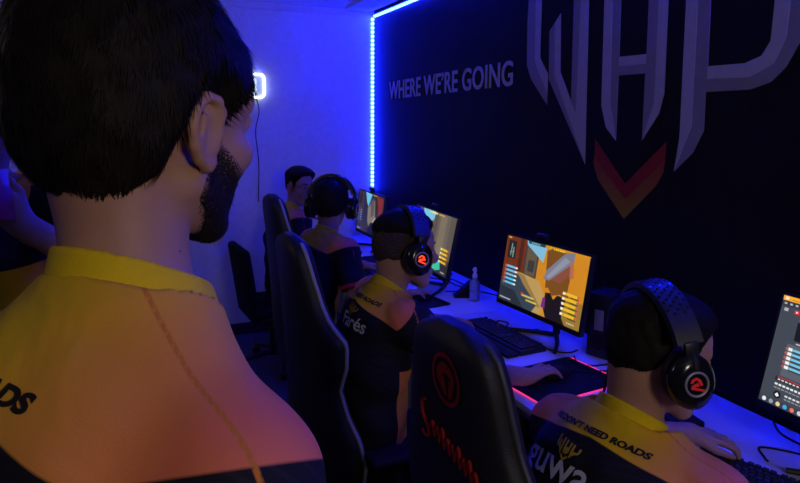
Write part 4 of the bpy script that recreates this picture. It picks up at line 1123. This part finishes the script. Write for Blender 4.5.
sb = thing('spray_bottle', 'small clear spray bottle standing on the white desk', 'bottle', (1.685, 2.935, DZ+.0005))
MB().lathe([(.022, 0), (.0275, .003), (.0285, .012), (.0285, .095), (.026, .108), (.016, .120), (.0125, .124), (.0125, .132)], n=28).build('body', 'bottle', sb)
MB().lathe([(.014, .128), (.0145, .131), (.0145, .146), (.012, .149)], n=24).build('collar', 'bottle_cap', sb)
mb = MB().lathe([(.0085, .149), (.0085, .160), (.011, .162), (.011, .178), (.009, .183), (.004, .185)], n=20); mb.cyl((-.009, 0, .172), (-.017, 0, .172), .004, n=10); mb.build('pump_head', 'bottle_cap', sb)
MB().tube([(0, 0, .15), (.004, 0, .08), (.008, .004, .012)], .002, 6).build('dip_tube', 'bottle_cap', sb)

bx = thing('black_box', 'small black wedge stand beside the spray bottle', 'stand', (1.665, 3.03, DZ+.0005), (0, 0, R(-20)))
mb = MB(); mb.prism([(-.05, -.03, 0), (.05, -.03, 0), (.05, -.03, .085), (.035, -.03, .085)], (0, .06, 0)); mb.build('body', 'matt_black', bx)
MB().box((-.045, 0, .010), (.008, .058, .016), .002).build('front_lip', 'black_plastic', bx)
bx.name = 'wedge_stand'

pc = thing('desktop_speaker', 'small dark box with a pale front plate against the black wall', 'speaker', (1.80, 2.035, DZ+.0005), (0, 0, R(20)))
MB().box((0, 0, .135), (.13, .11, .27), .008).build('cabinet', 'black_plastic', pc)
MB().box((-.0665, .0, .16), (.003, .04, .085), .001).build('front_plate', 'metal_grey', pc)
MB().cyl((-.064, 0, .07), (-.069, 0, .07), .035, n=24).build('driver', 'matt_black', pc)

rb = thing('black_hub', 'small flat black box on the desk before the web page monitor', 'box', (1.60, 1.475, DZ+.0005), (0, 0, R(-8)))
MB().box((0, 0, .014), (.10, .16, .028), .004).build('case', 'matt_black', rb)
MB().box((-.051, 0, .014), (.002, .10, .012), .0005).build('front_strip', 'gloss_black', rb)
rb.name = 'hub_box'

def cable(label, pts, r=.0032):
    p0 = V(pts[0]); o = MB().tube([V(p)-p0 for p in pts], r, 8, smooth=5).build('cable', 'matt_black', flat=False); o.location = p0
    return tag(o, label, 'cable', 'cables lying on the white desks')
cz_ = DZ+.0042
cable('black cable curving below the web page monitor', [(1.875, 1.36, .80), (1.87, 1.33, cz_+.01), (1.84, 1.285, cz_), (1.828, 1.23, cz_), (1.84, 1.15, cz_), (1.875, 1.05, cz_)])
cable('thin black cable leading from the keyboard under the web page monitor', [(1.635, 1.17, .752), (1.66, 1.20, cz_), (1.70, 1.243, cz_), (1.765, 1.18, cz_), (1.80, 1.10, cz_), (1.81, 1.05, cz_)])
cable('black cable running right from the stand of the yellow wall monitor', [(1.60, 2.19, cz_), (1.625, 2.125, cz_), (1.67, 2.10, cz_), (1.715, 2.11, cz_)])
cable('black cable with a bend beyond the mousing hand', [(1.66, 2.06, cz_), (1.635, 2.02, cz_), (1.625, 1.96, cz_), (1.69, 1.94, cz_), (1.76, 1.935, cz_), (1.80, 1.93, cz_)])
cable('short black cable next to the pink lit pad nearest the camera', [(1.52, 1.935, MZ+.004), (1.567, 1.913, MZ+.003), (1.64, 1.89, cz_+.002), (1.717, 1.863, cz_), (1.80, 1.83, cz_)])
cable('looped cable under the tower picture monitor', [(1.60, 3.50, cz_), (1.68, 3.46, cz_), (1.735, 3.36, cz_), (1.74, 3.24, cz_), (1.765, 3.20, cz_), (1.79, 3.26, cz_), (1.77, 3.34, cz_+.008), (1.72, 3.36, cz_+.014), (1.74, 3.46, cz_), (1.85, 3.5, cz_)])
cable('tangled cable between the wedge stand and the tower monitor', [(1.62, 3.15, cz_), (1.68, 3.13, cz_), (1.74, 3.14, cz_), (1.78, 3.10, cz_), (1.83, 3.02, cz_), (1.86, 2.9, cz_)])
cable('cable along the desk beside the darkest monitor', [(1.62, 4.25, cz_), (1.66, 4.12, cz_), (1.74, 4.05, cz_), (1.80, 3.95, cz_), (1.86, 3.8, cz_)])
cable('short looped cable at the far end of the red lit keyboard', [(1.585, 2.55, .750), (1.62, 2.58, cz_), (1.64, 2.53, cz_), (1.60, 2.48, cz_+.003), (1.63, 2.42, cz_), (1.72, 2.40, cz_)])

# ------------------------------------------------------------------ the people
rel = dict(curl=(.55, .6, .6, .6))
p4 = person('seated player in yellow and navy jersey with a perforated headband headset', 12, (.75, .93, .56), (.915, .96, 1.095), ((.975, .950, 1.225), -16, 12, -4),
    {'L': dict(w=(1.425, 1.255, .835), d=(.95, -.22, -.20), n=(.15, -.1, 1), curl=(.75, .6, .55, .6), thumb=.3, spread=.16), 'R': dict(w=(1.36, .80, .80), d=(.97, .0, -.1), **rel)},
    h=.0045, tops=(.003, .016, .010), strands=7000, slen=.010, lift=.15, yoke=.048, drop=.082)
p3 = person('seated player with glowing red headset badge, leaning to the yellow wall monitor', 0, (.74, 2.02, .56), (.81, 2.02, 1.105), ((.885, 2.04, 1.235), 0, 6, -6),
    {'L': dict(w=(1.26, 2.43, .83), d=(.92, .36, -.16), curl=(.7, .6, .55, .6), thumb=.3), 'R': dict(w=(1.30, 1.86, .79), d=(.95, .28, .06), n=(-.1, 0, 1), curl=(.5, .55, .6, .6), thumb=.2, spread=.18)},
    h=.0048, hair='fade', buzz=True, tops=(.006, .02, .006), strands=4000, slen=.012, eyes=True, scale=1.07, lift=.15, yoke=.042, slope=.15, arm_edge=-.04)
p2 = person('seated player with dark hair and headset turned towards the smiling man', 14, (.86, 3.27, .56), (.955, 3.25, 1.085), ((1.0, 3.31, 1.235), 56, 4, 0),
    {'L': dict(w=(1.33, 3.72, .80), d=(.95, .2, -.1), **rel), 'R': dict(w=(1.285, 3.01, .795), d=(.95, .25, .02), curl=(.5, .5, .55, .6), thumb=.2)},
    h=.006, hair='mop', tops=(.020, .028, 0), strands=3000, slen=.022)
p1 = person('smiling man with short dark hair facing the camera by the white wall', 0, (.97, 4.36, .56), (1.04, 4.35, 1.075), ((1.085, 4.345, 1.23), -66, 4, 0),
    {'L': dict(w=(1.32, 4.50, .80), d=(.97, -.1, -.1), **rel), 'R': dict(w=(1.275, 4.08, .795), d=(.97, -.05, .02), curl=(.5, .5, .55, .6), thumb=.2)},
    h=.006, tops=(.005, .026, .012), strands=2500, slen=.016, smile=True, eyes=True)
man = person('standing man in yellow and coral jersey seen from behind, watching the players', 18, (-.10, .60, .93), (-.005, .64, 1.535), ((.022, .686, 1.696), 36, 6, 3),
    {'L': dict(w=(.16, .98, .98), d=(.3, .3, -.8), n=(-.5, .6, 0), **rel), 'R': dict(w=(.22, .40, .98), d=(.3, .2, -.9), n=(.5, -.6, 0), **rel)},
    h=.004, standing=True, hair='man', nape=7000, tops=(.023, .028, -.019), drop=.112, arm_edge=-.015, strands=22000, slen=.020, beard=True, eyes=True, yoke=.070, slope=.24, gw=.17, g0=.03, scale=1.05, lift=.12)
p6 = person('standing man with raised red phone at the left edge of the photo', -78, (-.40, 1.98, .93), (-.375, 1.945, 1.55), ((-.322, 1.92, 1.72), -105, 8, 0),
    {'L': dict(w=(-.24, 1.72, 1.46), d=(-.55, -.1, .7), n=(.2, -.9, -.1), curl=(.9, .9, .9, .9), thumb=.6, pole=(.7, -.3, -.8)), 'R': dict(w=(-.62, 1.83, 1.02), d=(.1, -.3, -.9), n=(-.9, 0, 0), **rel)},
    h=.006, standing=True, strands=1500, eyes=True, yoke=.02)

hs4 = headset('black headset with perforated headband on the player nearest the camera', p4['T'] @ Matrix.Rotation(R(-20), 4, 'Y'), 'red_led_dim', [(.955, 1.06, 1.20), (.97, 1.10, 1.08), (1.05, 1.20, .95), (1.25, 1.45, .78)])
hs3 = headset('black headset with a glowing red badge', p3['T'], 'red_led')
hs2 = headset('dark headset over the thick dark hair of the player turned to the smiling man', p2['T'] @ Matrix.Scale(1.1, 4), 'matt_black')

# phone held up by the man at the edge
ph = thing('phone', 'red phone held up by the standing man at the edge', 'phone', (-.268, 1.672, 1.535), (R(-12), R(8), R(66)))
MB().box((0, 0, 0), (.068, .009, .120), .004).build('case', 'phone_red', ph)
MB().box((0, .0048, 0), (.060, .001, .110), .0004).build('glass', 'gloss_black', ph)

# prints on the jerseys
def word(p, body, size, at, m, sx=1., bold=.0, shear=0., spacing=1., align='CENTER', rot=0., lift=.0022, nm='lettering', dirn=None):
    vs, fs = text_mesh(body, size, bold, sx, spacing, 0, shear, align)
    u, v = at; c, s = math.cos(R(rot)), math.sin(R(rot))
    vs = [(u+x*c-y*s, v+x*s+y*c) for x, y, *_ in vs]
    return on_cloth(p, nm, m, vs, fs, p['nb'], p['rt'], p['ax'], lift=lift, direction=dirn)
def crest(p, at, hgt):
    vs, fs = logo_polys(['A', 'B', 'C', 'H', 'P', 'V1', 'V2'], hgt); u, v = at
    return on_cloth(p, 'crest', 'ink_yellow', [(x+u, y+v) for x, y in vs], fs, p['nb'], p['rt'], p['ax'], seg=.006)
for p, name_, sz, tv, cr, nm_, ts in ((p4, 'aguwa', .085, -.041, (-.03, -.088), (-.068, -.150), .0165), (p3, 'Far\u00e9s', .062, -.030, (.028, -.072), (.055, -.128), .0175)):
    word(p, "WE DON\u2019T NEED ROADS", ts, (-.012, tv), 'ink_dark', 1.25, .0008)
    crest(p, cr, .046)
    word(p, name_, sz, nm_, 'ink_white', 1.0, .001)
word(man, "WE DON\u2019T NEED ROADS", .0190, (.104, -.072), 'ink_dark', 1.25, .0010, align='RIGHT')
# moles on the neck of the standing man
for c in ((.032, .618, 1.649), (.042, .621, 1.638), (.064, .635, 1.630), (.025, .612, 1.608), (.040, .619, 1.585), (.020, .606, 1.593)):
    mb = MB(); t = bmesh.new(); bmesh.ops.create_uvsphere(t, u_segments=10, v_segments=8, radius=.0015); mb.merge(t, Matrix.Translation(V(c)-man['root'])); mb.build('mole', 'mole', man['body'])
AMB = 12

# ------------------------------------------------------------------ camera and light
cd = bpy.data.cameras.new('camera'); cam = bpy.data.objects.new('camera', cd); COL.objects.link(cam)
cd.sensor_width = 36; cd.lens = 640/800*36; cd.shift_y = -(241.5-195)/800; cd.clip_start = .02
RM = [[.92080535, -.04015744, .38794959], [-.38997692, -.10999349, .91423161], [.00595872, -.99312074, -.11694307]]
cam.matrix_world = Matrix(((RM[0][0], -RM[0][1], -RM[0][2], 0), (RM[1][0], -RM[1][1], -RM[1][2], 0), (RM[2][0], -RM[2][1], -RM[2][2], 1.708), (0, 0, 0, 1)))
SC.camera = cam
def area(name, loc, target, size, power, col):
    l = bpy.data.lights.new(name, 'AREA'); l.energy = power; l.size = size; l.color = col
    o = bpy.data.objects.new(name, l); COL.objects.link(o); o.location = loc
    o.rotation_euler = (V(target)-V(loc)).to_track_quat('-Z', 'Y').to_euler()
    return o
area('room_lamp', (.62, -1.65, 2.05), (.3, 1.2, 1.2), .4, AMB, (1, .86, .74))
area('far_room_lamp', (-1.7, 2.5, 2.45), (1.9, 2.4, 1.5), .6, AMB*.35, (1, .82, .80))
w = bpy.data.worlds.new('world'); SC.world = w; w.use_nodes = True
w.node_tree.nodes['Background'].inputs[0].default_value = (.02, .02, .05, 1); w.node_tree.nodes['Background'].inputs[1].default_value = .05
SC.view_settings.view_transform = 'Standard'; SC.view_settings.look = 'None'; SC.view_settings.gamma = 1; SC.view_settings.exposure = 0
SC.view_settings.use_curve_mapping = False
SC.cycles.max_bounces = 6; SC.cycles.use_denoising = True
